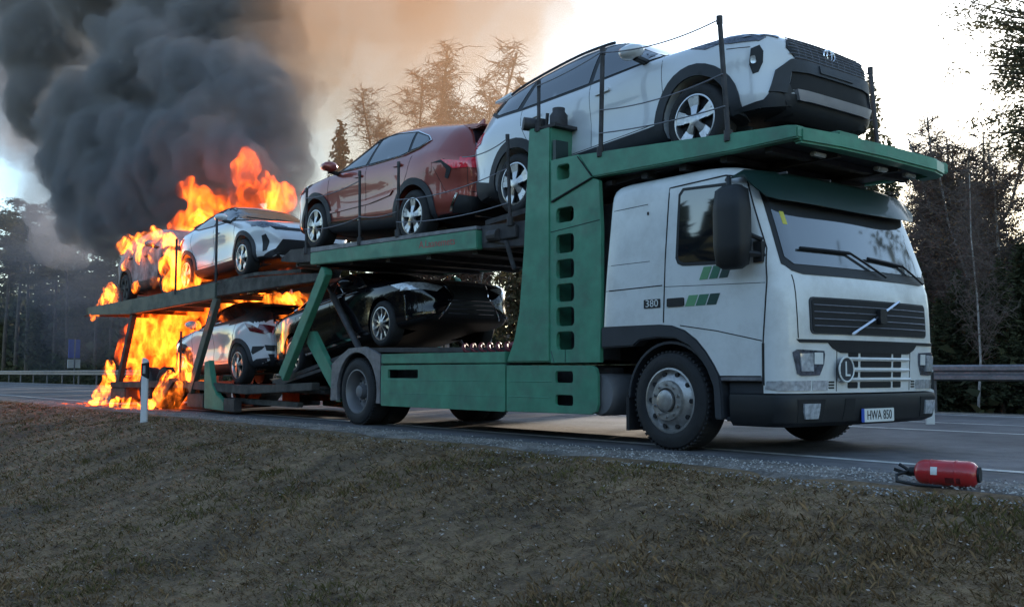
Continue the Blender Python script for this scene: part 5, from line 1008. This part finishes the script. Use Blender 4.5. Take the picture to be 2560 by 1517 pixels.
SEDAN = dict(SUV1, wb=2.82, r=.335, rim=.240, arch=.37, clad=0, spokes=10, twin=False, spw=.026, flare=.03,
    top=[(-2.50, .70), (-2.48, .90), (-2.42, 1.02), (-2.0, 1.09), (-1.65, 1.13), (-1.1, 1.33), (-.6, 1.435), (-.1, 1.445), (.3, 1.38), (.75, 1.18), (1.05, 1.03), (1.5, .97), (2.05, .86), (2.25, .77), (2.36, .64), (2.40, .52)],
    bot=[(-2.50, .45), (-2.44, .32), (-2.2, .25), (-1.0, .18), (1.0, .17), (2.0, .18), (2.28, .21), (2.37, .32), (2.40, .42)],
    W=[(-2.50, .62), (-2.44, .74), (-2.3, .83), (-1.9, .905), (-1.0, .915), (1.2, .915), (1.8, .90), (2.08, .85), (2.24, .76), (2.34, .64), (2.385, .5), (2.40, .38)],
    belt=[(-2.5, .95), (-1.6, 1.05), (-.8, 1.02), (.9, .97), (1.6, .90), (2.1, .80), (2.4, .7)], Wt=[(-2.5, .86), (-1.8, .80), (-1.1, .65), (-.6, .62), (.0, .63), (.6, .70), (1.0, .85), (1.5, .84), (2.1, .86), (2.4, .9)],
    surround=[(.98, 1.0), (.50, 1.24), (.12, 1.37), (-.3, 1.385), (-.9, 1.32), (-1.45, 1.13), (-1.4, 1.08), (-.2, 1.03)], side=[[(.9, 1.01), (.5, 1.22), (.12, 1.345), (-.08, 1.355), (-.05, 1.04)], [(-.13, 1.045), (-.14, 1.36), (-.5, 1.35), (-.95, 1.28), (-1.36, 1.13), (-1.3, 1.09)]],
    outline=[(.98, .995), (.50, 1.245), (.12, 1.375), (-.3, 1.39), (-.9, 1.325), (-1.46, 1.13), (-1.4, 1.07), (-.2, 1.025)],
    ws=[(-.66, 1.06), (.66, 1.06), (.56, 1.36), (-.56, 1.36)], rw=[(-.6, 1.16), (.6, 1.16), (.5, 1.36), (-.5, 1.36)], rails=None, mirror=(.70, 1.06), handles=[(.1, .86), (-.95, .9)], handle_m='chrome', spoiler=None, antenna=None,
    doors=[[(1.0, .45), (1.02, .97)], [(-.11, .4), (-.08, 1.02)], [(-1.05, .6), (-1.25, .95)], [(-.98, .33), (.98, .33)]],
    sides=[('headlight', 'lamp', [(1.72, .83), (2.08, .80), (2.22, .73), (2.12, .68), (1.9, .74)], .003, .010), ('sill_trim', 'chrome', [(1.0, .262), (-1.0, .275), (-1.0, .30), (1.0, .285)], .004, .012), ('bumper_scoop', 'blackcar', [(2.0, .62), (2.17, .60), (2.19, .32), (2.02, .28)], .002, .006), ('scoop_trim', 'chrome', [(1.985, .62), (2.0, .63), (2.01, .28), (1.985, .28)], .003, .012)],
    front=[('upper_grille', 'black', [(-.36, .74), (.36, .74), (.30, .56), (.52, .26), (-.52, .26), (-.30, .56)], .003, .01), ('headlight', 'lamp', [(.42, .70), (.86, .80), (.88, .70), (.56, .62)], .003, .012), ('headlight', 'lamp', mir([(.42, .70), (.86, .80), (.88, .70), (.56, .62)]), .003, .012), ('scoop_trim', 'chrome', [(.60, .34), (.86, .34), (.86, .315), (.60, .315)], .003, .012), ('scoop_trim', 'chrome', mir([(.60, .34), (.86, .34), (.86, .315), (.60, .315)]), .003, .012)],
    rear=[('tail_light', 'red_lamp', [(.3, .96), (.8, .98), (.82, .86), (.4, .86)]), ('tail_light', 'red_lamp', mir([(.3, .96), (.8, .98), (.82, .86), (.4, .86)]))],
    flines=[('grille_slat', 'chrome', [(-.40, z), (.40, z)], .007, .012) for z in (.32, .38, .44, .50)] + [('grille_rim', 'chrome', [(-.36, .745), (.36, .745)], .012, .012), ('grille_rim', 'chrome', [(.36, .745), (.30, .56), (.53, .25)], .012, .012), ('grille_rim', 'chrome', [(-.36, .745), (-.30, .56), (-.53, .25)], .012, .012)], badge=None)
def place(S, fw, rw_, scale, heading):
    """root location and pitch from the world (x, z) of the front and rear wheel centres"""
    dx, dz = abs(fw[0] - rw_[0]), fw[1] - rw_[1]; p = math.atan2(dz, dx); mx, mz = (fw[0] + rw_[0]) / 2, (fw[1] + rw_[1]) / 2; h = S['r'] * scale
    d = 1 if heading == 0 else -1
    return (mx + d * math.sin(p) * h, 0, mz - math.cos(p) * h), p
def put(name, label, S, fw, rw_, front_right=True, **k):
    sc = math.hypot(fw[0] - rw_[0], fw[1] - rw_[1]) / S['wb']; hd = 0 if front_right else math.pi
    loc, p = place(S, fw, rw_, sc, hd); return car(name, label, S, loc, hd, p, sc, **k)
put('white_suv', 'white SUV with black wheel arch cladding, nose over the truck cab on the top deck', SUV1, (.11, 3.17), (-2.67, 2.96))
put('brown_suv', 'copper brown SUV seen from behind, on the upper deck left of the white SUV', SUV2, (-7.67, 3.03), (-4.88, 2.84), False, paint='copper')
put('white_hatchback', 'white crossover facing forward on the trailer upper deck beside the flames', HATCH, (-10.51, 2.78), (-13.2, 2.68), roof=('blackcar', 1.47, -2, .1))
put('white_hatchback', 'white crossover with burnt dark roof, tail towards the truck, on the trailer lower deck', HATCH, (-13.30, .82), (-10.64, .86), False, roof=('burnt', 1.09, -1.98, .8))
put('black_sedan', 'black sedan nose up on the lower deck of the truck', SEDAN, (-5.76, 1.42), (-8.50, 1.00), paint='blackcar')
put('burning_suv', 'burnt out pale SUV full of flames at the rear of the trailer upper deck', SUV1, (-14.55, 2.70), (-17.15, 2.66), burnt=True)
# ------------------------------------------------------------------ fire and smoke
K = 2560 / 2504
def vol_nodes(name, step=None):
    m = bpy.data.materials.new(name); m.use_nodes = True; nt = m.node_tree; nt.nodes.remove(nt.nodes['Principled BSDF'])
    return m, nt.nodes, nt.links, nt.nodes['Material Output']
def solid_surface(n, l, out):
    """a clear skin, so that the dense body counts as an object and not as air"""
    t = n.new('ShaderNodeBsdfTransparent'); rgb = n.new('ShaderNodeRGB'); rgb.outputs[0].default_value = (1, 1, 1, 1); l.new(rgb.outputs[0], t.inputs[0]); l.new(t.outputs[0], out.inputs['Surface'])
def smoke_mat(name, col, dens, aniso=0.0, absorb=None, skin=True, sc=1.0):
    m, n, l, out = vol_nodes(name)
    s = n.new('ShaderNodeVolumeScatter'); s.inputs['Color'].default_value = (*col, 1); s.inputs['Density'].default_value = dens * sc; s.inputs['Anisotropy'].default_value = aniso
    a = n.new('ShaderNodeVolumeAbsorption'); a.inputs['Color'].default_value = (*(absorb or col), 1); a.inputs['Density'].default_value = dens
    ad = n.new('ShaderNodeAddShader'); l.new(s.outputs[0], ad.inputs[0]); l.new(a.outputs[0], ad.inputs[1]); l.new(ad.outputs[0], out.inputs['Volume'])
    if skin: solid_surface(n, l, out)
    m.cycles.homogeneous_volume = True; return m
def blobs_mesh(name, m, blobs, vox, amp=(.0,), freq=(1.0,), billow=True, stretch=1.0):
    mb = MB(); b = bmesh.new(); bmesh.ops.create_icosphere(b, subdivisions=3, radius=1.0); SV = [v.co.copy() for v in b.verts]; SF = [tuple(v.index for v in f.verts) for f in b.faces]; b.free()
    for c, r in blobs:
        rx, ry, rz = r if isinstance(r, (tuple, list)) else (r, r, r)
        mb.add([(c[0] + v.x * rx, c[1] + v.y * ry, c[2] + v.z * rz) for v in SV], SF)
    o = mb.build(name, m); md = o.modifiers.new('r', 'REMESH'); md.mode = 'VOXEL'; md.voxel_size = vox
    me = evaluated_mesh(o); o.modifiers.clear(); o.data = me; me.name = name
    N = len(me.vertices); co = np.empty(N * 3); me.vertices.foreach_get('co', co); no = np.empty(N * 3); me.vertices.foreach_get('normal', no)
    co = co.reshape(-1, 3); no = no.reshape(-1, 3); out = co.copy()
    for i in range(N):
        p = Vector(co[i]); d = 0
        w = p + Vector((noise.noise(p * .7), noise.noise(p * .7 + Vector((9, 0, 0))), noise.noise(p * .7 + Vector((0, 9, 0))))) * .35
        for a, f in zip(amp, freq):
            q = Vector((w.x, w.y, w.z * stretch)) * f
            v = noise.noise(q)
            d += a * ((abs(v) * 2 - .45) if billow else v)
        out[i] += no[i] * d
    me.vertices.foreach_set('co', out.reshape(-1)); me.update(); return o
# dark column of smoke: (x, y, r in the photograph's pixels; distance to the road's axis)
DK = 1 / 2.4733
def sm(x, y, r, Y, ry=1.0):
    c = at_y(x * DK, y * DK, Y); d = (c - CAM).dot(_F); rr = r * DK * d / 2500; return (c, (rr, rr * ry, rr))
SMOKE = [sm(790, 190, 150, 2.2), sm(700, 250, 140, 2.4), sm(900, 300, 190, 2.3), sm(1030, 380, 170, 2.2), sm(1180, 470, 190, 2.2), sm(1330, 430, 120, 2.6), sm(1450, 480, 190, 2.4), sm(1600, 560, 210, 2.5), sm(1690, 680, 200, 2.6), sm(1560, 430, 140, 3.4),
    sm(820, 520, 250, 2.6), sm(560, 640, 220, 2.4), sm(450, 600, 120, 2.6), sm(430, 760, 190, 2.8), sm(620, 860, 190, 1.8), sm(520, 930, 140, 1.6), sm(760, 800, 150, 1.8), sm(930, 900, 200, 1.7), sm(1150, 830, 190, 1.6), sm(1240, 760, 130, 1.7), sm(1350, 870, 180, 1.6), sm(1470, 960, 160, 1.5), sm(1580, 1050, 130, 1.3),
    sm(1000, 1050, 240, 1.7), sm(880, 1130, 160, 1.4), sm(1250, 1020, 220, 1.6), sm(700, 1120, 210, 2.0), sm(420, 1000, 200, 3.0), sm(560, 1180, 240, 2.6), sm(850, 1260, 230, 1.8), sm(1100, 1220, 220, 1.9), sm(1350, 1150, 210, 2.0), sm(1600, 1180, 190, 2.1), sm(1760, 1050, 190, 2.6), sm(1740, 860, 210, 2.8), sm(1820, 1250, 130, 2.6), sm(700, 1400, 220, 2.2), sm(500, 1380, 150, 3.0), sm(950, 1400, 170, 2.0), sm(1400, 1330, 200, 2.4), sm(1680, 1340, 150, 2.5),
    sm(1100, 150, 330, 5.0), sm(1350, 200, 300, 5.2), sm(700, -100, 380, 5.0), sm(350, 300, 330, 5.0), sm(300, 650, 260, 4.5), sm(1000, 650, 420, 4.2), sm(1450, 700, 380, 4.2), sm(700, 950, 400, 4.2), sm(1200, 1000, 420, 4.0), sm(1100, -250, 420, 5.5), sm(300, -50, 300, 5.6), sm(1500, 60, 250, 6.0), sm(600, -500, 480, 6), sm(1100, -650, 480, 6.5), sm(200, -400, 380, 7)]
smk = blobs_mesh('smoke', smoke_mat('dense_black_smoke', (.33, .33, .345), 1.7), SMOKE, .095, (.30, .18, .09, .03), (.8, 1.9, 4.1, 8.5)); tag(smk, kind='stuff')
halo = blobs_mesh('smoke_haze', smoke_mat('thin_smoke_edge', (.34, .34, .36), .20, skin=False), [(c, tuple(v * 1.13 + .12 for v in r)) for c, r in SMOKE], .16, (.42, .28, .14), (.7, 1.7, 3.8)); tag(halo, kind='stuff')
TAN = [(700, 40, 230, 9), (860, 60, 230, 9), (1010, 80, 230, 10), (1160, 90, 220, 10), (1290, 110, 170, 10), (800, 210, 190, 9), (960, 250, 210, 10), (1110, 230, 210, 10), (1240, 230, 150, 10.5), (850, 370, 150, 10), (1000, 400, 150, 10), (1150, 380, 150, 10), (1370, 60, 110, 11), (1340, 200, 100, 11), (760, 400, 130, 9), (900, -150, 300, 10), (1200, -120, 250, 11), (1270, 320, 90, 10.5), (1400, -60, 120, 12)]
def tn(x, y, r, Y, k=1.0): c = at_y(x, y, Y); d = (c - CAM).dot(_F); rr = r * k * d / 2500; return (c, (rr, rr * .9, rr))
t1 = blobs_mesh('smoke_haze', smoke_mat('drifting_brown_smoke', (1.0, .82, .66), .20, .0, (.82, .62, .43), skin=False, sc=.28), [tn(*b) for b in TAN], .42, (.7, .3), (.35, 1.0)); tag(t1, kind='stuff')
t2 = blobs_mesh('smoke_haze', smoke_mat('drifting_brown_smoke_thin', (1.0, .82, .66), .09, .0, (.82, .62, .43), skin=False, sc=.28), [tn(*b, k=1.32) for b in TAN], .5, (.8, .3), (.3, .9)); tag(t2, kind='stuff')
GREY = [(150, 640, 150, 7), (60, 560, 120, 8), (230, 760, 150, 6), (130, 820, 130, 8), (300, 660, 150, 5), (60, 420, 160, 8), (40, 250, 170, 8), (330, 860, 120, 4), (20, 700, 110, 9), (180, 470, 170, 6), (120, 120, 220, 8)]
t3 = blobs_mesh('smoke_haze', smoke_mat('drifting_grey_smoke', (.26, .29, .36), .075, .0, (.36, .39, .47), skin=False, sc=.45), [tn(*b) for b in GREY], .4, (.6, .3), (.4, 1.1)); tag(t3, kind='stuff')

MIDR = [sm(1650, 150, 260, 6), sm(1750, 400, 230, 5.5), sm(1830, 650, 200, 5), sm(1880, 900, 150, 4.5), sm(1500, -100, 260, 7), sm(1860, 1120, 110, 4), sm(1650, -300, 240, 7), sm(1560, 300, 200, 4.5), sm(1700, 550, 190, 4)]
t5 = blobs_mesh('smoke_haze', smoke_mat('thinning_brown_smoke', (.44, .38, .34), .36, .1, (.46, .38, .32), skin=False), MIDR, .3, (.5, .25), (.45, 1.2)); tag(t5, kind='stuff')
MID = [sm(-60, 330, 240, 6), sm(60, 620, 190, 6), sm(150, 760, 190, 5.5), sm(-80, 60, 260, 6.5), sm(20, 860, 150, 6), sm(60, 250, 260, 6), sm(200, 80, 260, 6), sm(130, 500, 220, 6), sm(250, 420, 220, 5.5), sm(330, 620, 200, 5), sm(250, 900, 200, 5), sm(330, 1100, 190, 5), sm(300, 1300, 180, 5), sm(400, 1480, 200, 4), sm(500, -200, 300, 7)]
t4 = blobs_mesh('smoke_haze', smoke_mat('thinning_dark_smoke', (.40, .41, .46), .32, .1, (.44, .43, .46), skin=False), MID, .3, (.5, .25), (.45, 1.2)); tag(t4, kind='stuff')
def flame_mat(name, base, peak, scale=2.4, lo=.86, hi=.985, soot=.5, col=(1.0, .24, .022), cut=.47):
    m, n, l, out = vol_nodes(name)
    tc = n.new('ShaderNodeTexCoord'); mp = n.new('ShaderNodeMapping'); mp.inputs['Scale'].default_value = (1, 1, .5); l.new(tc.outputs['Object'], mp.inputs['Vector'])
    w = n.new('ShaderNodeTexNoise'); w.inputs['Scale'].default_value = scale * .45; w.inputs['Detail'].default_value = 2; l.new(mp.outputs[0], w.inputs['Vector'])
    sb = n.new('ShaderNodeVectorMath'); sb.operation = 'MULTIPLY_ADD'; l.new(w.outputs['Color'], sb.inputs[0]); sb.inputs[1].default_value = (.9, .9, .9); l.new(mp.outputs[0], sb.inputs[2])
    z = n.new('ShaderNodeTexNoise'); z.inputs['Scale'].default_value = scale; z.inputs['Detail'].default_value = 3; z.inputs['Roughness'].default_value = .55; l.new(sb.outputs[0], z.inputs['Vector'])
    a = n.new('ShaderNodeMath'); a.operation = 'MULTIPLY_ADD'; l.new(z.outputs['Fac'], a.inputs[0]); a.inputs[1].default_value = 2; a.inputs[2].default_value = -1
    b = n.new('ShaderNodeMath'); b.operation = 'ABSOLUTE'; l.new(a.outputs[0], b.inputs[0])
    c = n.new('ShaderNodeMapRange'); l.new(b.outputs[0], c.inputs[0]); c.inputs[1].default_value = 1 - lo; c.inputs[2].default_value = 1 - hi; c.inputs[3].default_value = 0; c.inputs[4].default_value = 1
    pw = n.new('ShaderNodeMath'); pw.operation = 'POWER'; l.new(c.outputs[0], pw.inputs[0]); pw.inputs[1].default_value = 1.6
    s0 = n.new('ShaderNodeMath'); s0.operation = 'MULTIPLY_ADD'; l.new(pw.outputs[0], s0.inputs[0]); s0.inputs[1].default_value = peak; s0.inputs[2].default_value = base
    g = n.new('ShaderNodeTexNoise'); g.inputs['Scale'].default_value = scale * .75; g.inputs['Detail'].default_value = 2; l.new(sb.outputs[0], g.inputs['Vector'])
    gm = n.new('ShaderNodeMapRange'); gm.interpolation_type = 'SMOOTHSTEP'; l.new(g.outputs['Fac'], gm.inputs[0]); gm.inputs[1].default_value = cut - .10; gm.inputs[2].default_value = cut + .14; gm.inputs[3].default_value = 0.02; gm.inputs[4].default_value = 1
    s = n.new('ShaderNodeMath'); s.operation = 'MULTIPLY'; l.new(s0.outputs[0], s.inputs[0]); l.new(gm.outputs[0], s.inputs[1])
    em = n.new('ShaderNodeEmission'); em.inputs['Color'].default_value = (*col, 1); l.new(s.outputs[0], em.inputs['Strength'])
    ab = n.new('ShaderNodeVolumeAbsorption'); ab.inputs['Color'].default_value = (.1, .07, .06, 1); ab.inputs['Density'].default_value = soot
    ad = n.new('ShaderNodeAddShader'); l.new(em.outputs[0], ad.inputs[0]); l.new(ab.outputs[0], ad.inputs[1]); l.new(ad.outputs[0], out.inputs['Volume'])
    solid_surface(n, l, out); m.cycles.volume_step_rate = .25; return m
def fl(x, y, r, Y, ry=1.0, k=1.0):
    c = at_y(x * K, y * K, Y); d = (c - CAM).dot(_F); rr = r * 1.22 * K * d / 2500; return (c, (rr, rr * ry, rr * k))
FM1 = flame_mat('flame_upper', .8, 8, 2.0, col=(1.0, .11, .006), cut=.54, soot=.6); FM2 = flame_mat('flame_bright', .8, 24, 2.8, col=(1.0, .15, .010), cut=.535); FM3 = flame_mat('flame_lower', .7, 15, 2.4, col=(1.0, .095, .005), cut=.50, soot=.8); FM4 = flame_mat('flame_small', 1.0, 42, 4.2, col=(1.0, .17, .012), cut=.555, soot=.4)
f1 = blobs_mesh('flames', FM1, [fl(462, 462, 26, .9), fl(480, 480, 28, .9), fl(505, 500, 34, .9), fl(470, 545, 36, .8), fl(530, 515, 38, 1.0), fl(575, 505, 40, 1.1), fl(615, 480, 38, 1.1), fl(640, 455, 36, 1.1), fl(600, 415, 26, 1.1, k=1.5), fl(655, 500, 36, 1.1), fl(690, 495, 26, 1.1), fl(500, 560, 40, .8), fl(450, 590, 32, .7), fl(560, 550, 42, 1.2), fl(620, 530, 36, 1.2), fl(590, 398, 16, 1.1, k=1.6)], .07, (.22, .11), (1.7, 4.0), stretch=.5); tag(f1, 'tall orange flames rising behind the roof of the white crossover', 'flames')
f1b = blobs_mesh('flames', FM2, [fl(455, 575, 30, .5), fl(480, 565, 28, .5), fl(465, 600, 30, .4), fl(440, 620, 30, .2), fl(490, 540, 22, .6, k=1.5), fl(430, 650, 34, -.8), fl(450, 680, 36, -1.0), fl(420, 690, 24, -1.05), fl(445, 640, 28, -.9), fl(462, 660, 22, -.95), fl(412, 655, 18, -1.0)], .055, (.15, .08), (2.2, 5.0), stretch=.5); tag(f1b, 'bright yellow flames over the bonnet of the burnt out SUV', 'flames')
f2 = blobs_mesh('flames', FM4, [fl(300, 605, 18, -.8), fl(318, 592, 18, -.8), fl(345, 584, 16, -.8), fl(375, 578, 15, -.8), fl(405, 587, 16, -.8), fl(308, 632, 13, -.98, .5, 1.9), fl(340, 624, 12, -.98, .5, 2.1), fl(374, 618, 12, -.98, .5, 2.1), fl(408, 612, 14, -.95, .5, 1.5), fl(335, 700, 7, -1.05, k=2.4), fl(420, 600, 16, -.7), fl(382, 690, 8, -1.05, k=1.8)], .045, (.13, .07), (2.5, 6), stretch=.5); tag(f2, 'flames pouring out of the windows and roof of the burnt out SUV', 'flames')
f5 = blobs_mesh('flames', FM4, [fl(266, 738, 18, -.7, k=1.2), fl(272, 716, 14, -.7, k=1.5), fl(254, 745, 12, -.7), fl(228, 775, 9, -1.2, k=1.3), fl(238, 768, 8, -1.2)], .035, (.09, .05), (3, 7), stretch=.5); tag(f5, 'small flame at the tail end of the trailer upper deck', 'flames')
f3 = blobs_mesh('flames', FM3, [fl(345, 810, 34, .2), fl(385, 800, 40, .3), fl(425, 790, 40, .3), fl(460, 770, 34, .2), fl(490, 755, 26, .2), fl(350, 860, 36, .0), fl(395, 860, 44, .0), fl(435, 850, 38, .1), fl(365, 910, 36, -.3), fl(405, 915, 40, -.3), fl(440, 905, 30, -.3), fl(385, 955, 36, -.6), fl(420, 950, 34, -.5), fl(345, 950, 28, -.5), fl(340, 780, 24, .4), fl(440, 960, 20, -.8), fl(375, 985, 18, -.9), fl(320, 840, 22, .3), fl(520, 745, 20, .2), fl(470, 820, 30, -.1), fl(500, 790, 24, .1)], .07, (.2, .11), (1.7, 4), stretch=.5); tag(f3, 'roaring orange flames filling the lower deck under the burnt out SUV', 'flames')
f4 = blobs_mesh('flames', FM4, [fl(x, y, 24, Y, 1.0, .62) for x, y, Y in ((545, 742, -.3), (575, 738, -.3), (605, 735, -.3), (640, 731, -.25), (672, 730, -.25), (702, 732, -.2), (727, 728, -.2))], .04, (.08, .04), (2.5, 6), stretch=1.6); tag(f4, 'low flames running along the roof of the lower white crossover', 'flames')
f6 = blobs_mesh('flames', FM4, [fl(265, 935, 14, -1.0, k=1.8), fl(272, 905, 11, -1.0, k=2.2), fl(258, 958, 16, -1.1), fl(240, 968, 13, -1.1), fl(225, 984, 12, -1.4, k=.6), fl(250, 986, 16, -1.4, k=.5), fl(290, 988, 18, -1.5, k=.45), fl(325, 990, 20, -1.5, k=.45), fl(360, 992, 18, -1.5, k=.5)], .035, (.08, .05), (3, 7), stretch=.5); tag(f6, 'flames licking up from the road beside the rear upright of the trailer', 'flames')
f7 = blobs_mesh('flames', FM4, [fl(405, 985, 17, -1.42, k=1.3), fl(425, 975, 15, -1.42, k=1.6), fl(432, 955, 11, -1.4, k=1.7), fl(395, 965, 18, -1.35, k=1.5), fl(415, 940, 16, -1.2, k=1.6), fl(440, 900, 14, -1.15, k=2.0), fl(460, 880, 13, -1.15, k=2.0), fl(450, 930, 15, -1.2, k=1.3), fl(480, 795, 9, -1.38, k=1.3), fl(494, 780, 9, -1.38, k=1.5), fl(508, 764, 9, -1.38, k=1.5), fl(490, 935, 12, -1.1, k=.7), fl(470, 918, 10, -1.2, k=1.6)], .033, (.07, .04), (3, 7), stretch=.5); tag(f7, 'small flames along the leaning ramp and front upright of the trailer', 'flames')
f8 = blobs_mesh('flames', FM4, [fl(697, 800, 9, -.93, k=1.6), fl(694, 825, 8, -.93, k=1.6), fl(697, 850, 9, -.93, k=1.3), fl(703, 785, 7, -.93, k=1.4)], .03, (.05, .03), (3, 7), stretch=.5); tag(f8, 'thin flame running up the tail of the lower white crossover', 'flames')
f9 = blobs_mesh('flames', FM3, [fl(690, 663, 11, -.7, k=.7), fl(712, 660, 12, -.7, k=.7), fl(735, 655, 9, -.7, k=.7)], .03, (.05, .03), (3, 7), stretch=.8); tag(f9, 'dull orange glow added for the fire reflection under the nose of the upper white crossover', 'flames')  # glowing blobs added where only an orange reflection of the fire shows
mb = MB()
re = random.Random(4)
for i in range(70):
    x, y = re.uniform(-18.5, -13.5), re.uniform(-2.0, -1.2); r_ = re.uniform(.015, .05); mb.lathe([(r_, 0.004), (r_ * .6, r_ * .5)], (x, y, 0.0), 'z', 6)
o = mb.build('embers', M['ember']); tag(o, kind='stuff')

# ------------------------------------------------------------------ fire extinguisher on the shoulder
def on_z(px, py, z): r = view_dir(px, py); return CAM + r * ((z - CAM.z) / r.z)
a = on_z(2287, 1178, .085); b = on_z(2449, 1187, .085); ax_ = (b - a); ln = ax_.length; ang = math.atan2(ax_.y, ax_.x)
ex = empty('fire_extinguisher', (a.x, a.y, 0), (0, 0, ang)); tag(ex, 'red fire extinguisher lying on the road shoulder in front of the truck', 'fire extinguisher')
rd = .082; mb = MB(); mb.lathe([(.004, .0), (.03, .002), (.055, .014), (.072, .032), (rd, .065), (rd, ln - .06), (.074, ln - .03), (.055, ln - .012), (.02, ln)], (0, 0, rd + .004), 'x', 36); bd = mb.build('cylinder', M['redpaint'], ex, smooth=40)
mb = MB(); mb.lathe([(rd + .001, .25), (rd + .003, .255), (rd + .003, .262), (rd + .001, .267)], (0, 0, rd + .004), 'x', 36, cap=False); mb.lathe([(rd + .001, .10), (rd + .003, .104), (rd + .003, .108), (rd + .001, .112)], (0, 0, rd + .004), 'x', 36, cap=False); mb.build('seam_band', M['redpaint'], ex, smooth=40)
def lab(x0, x1, t0, t1, m, nm):
    mb = MB(); n = 8; vs = []
    for i in range(n + 1):
        t = R(t0 + (t1 - t0) * i / n); vs += [(x0, (rd + .002) * math.cos(t), rd + .004 + (rd + .002) * math.sin(t)), (x1, (rd + .002) * math.cos(t), rd + .004 + (rd + .002) * math.sin(t))]
    mb.add(vs, [(2 * i, 2 * i + 1, 2 * i + 3, 2 * i + 2) for i in range(n)]); mb.build(nm, M[m], ex, smooth=60)
lab(.115, .155, 150, 185, 'plate', 'label'); lab(.20, .29, 195, 225, 'dkred_lamp', 'instruction_label')
mb = MB(); mb.lathe([(.03, -.03), (.03, .004)], (0, 0, rd + .004), 'x', 14); mb.tube([(-.02, 0, rd), (-.07, .01, rd + .03), (-.10, .01, rd + .045)], .012, 6); mb.bar((-.02, 0, rd - .02), (-.13, .0, rd + .012), .022, .012); mb.build('valve_lever', M['black'], ex, smooth=40)
mb = MB(); mb.tube([(-.03, -.01, rd + .01), (-.10, -.06, rd - .02), (-.08, -.13, .03), (.05, -.16, .016), (.2, -.15, .014)], .011, 7); mb.build('hose', M['black'], ex, smooth=60)
mb = MB(); mb.lathe([(.05, ln - .008), (.05, ln + .006), (.01, ln + .006)], (0, 0, rd + .004), 'x', 20); mb.build('base_ring', M['black'], ex, smooth=40)
# ---- thin evening air between the camera and the wood
bpy.context.view_layer.update()
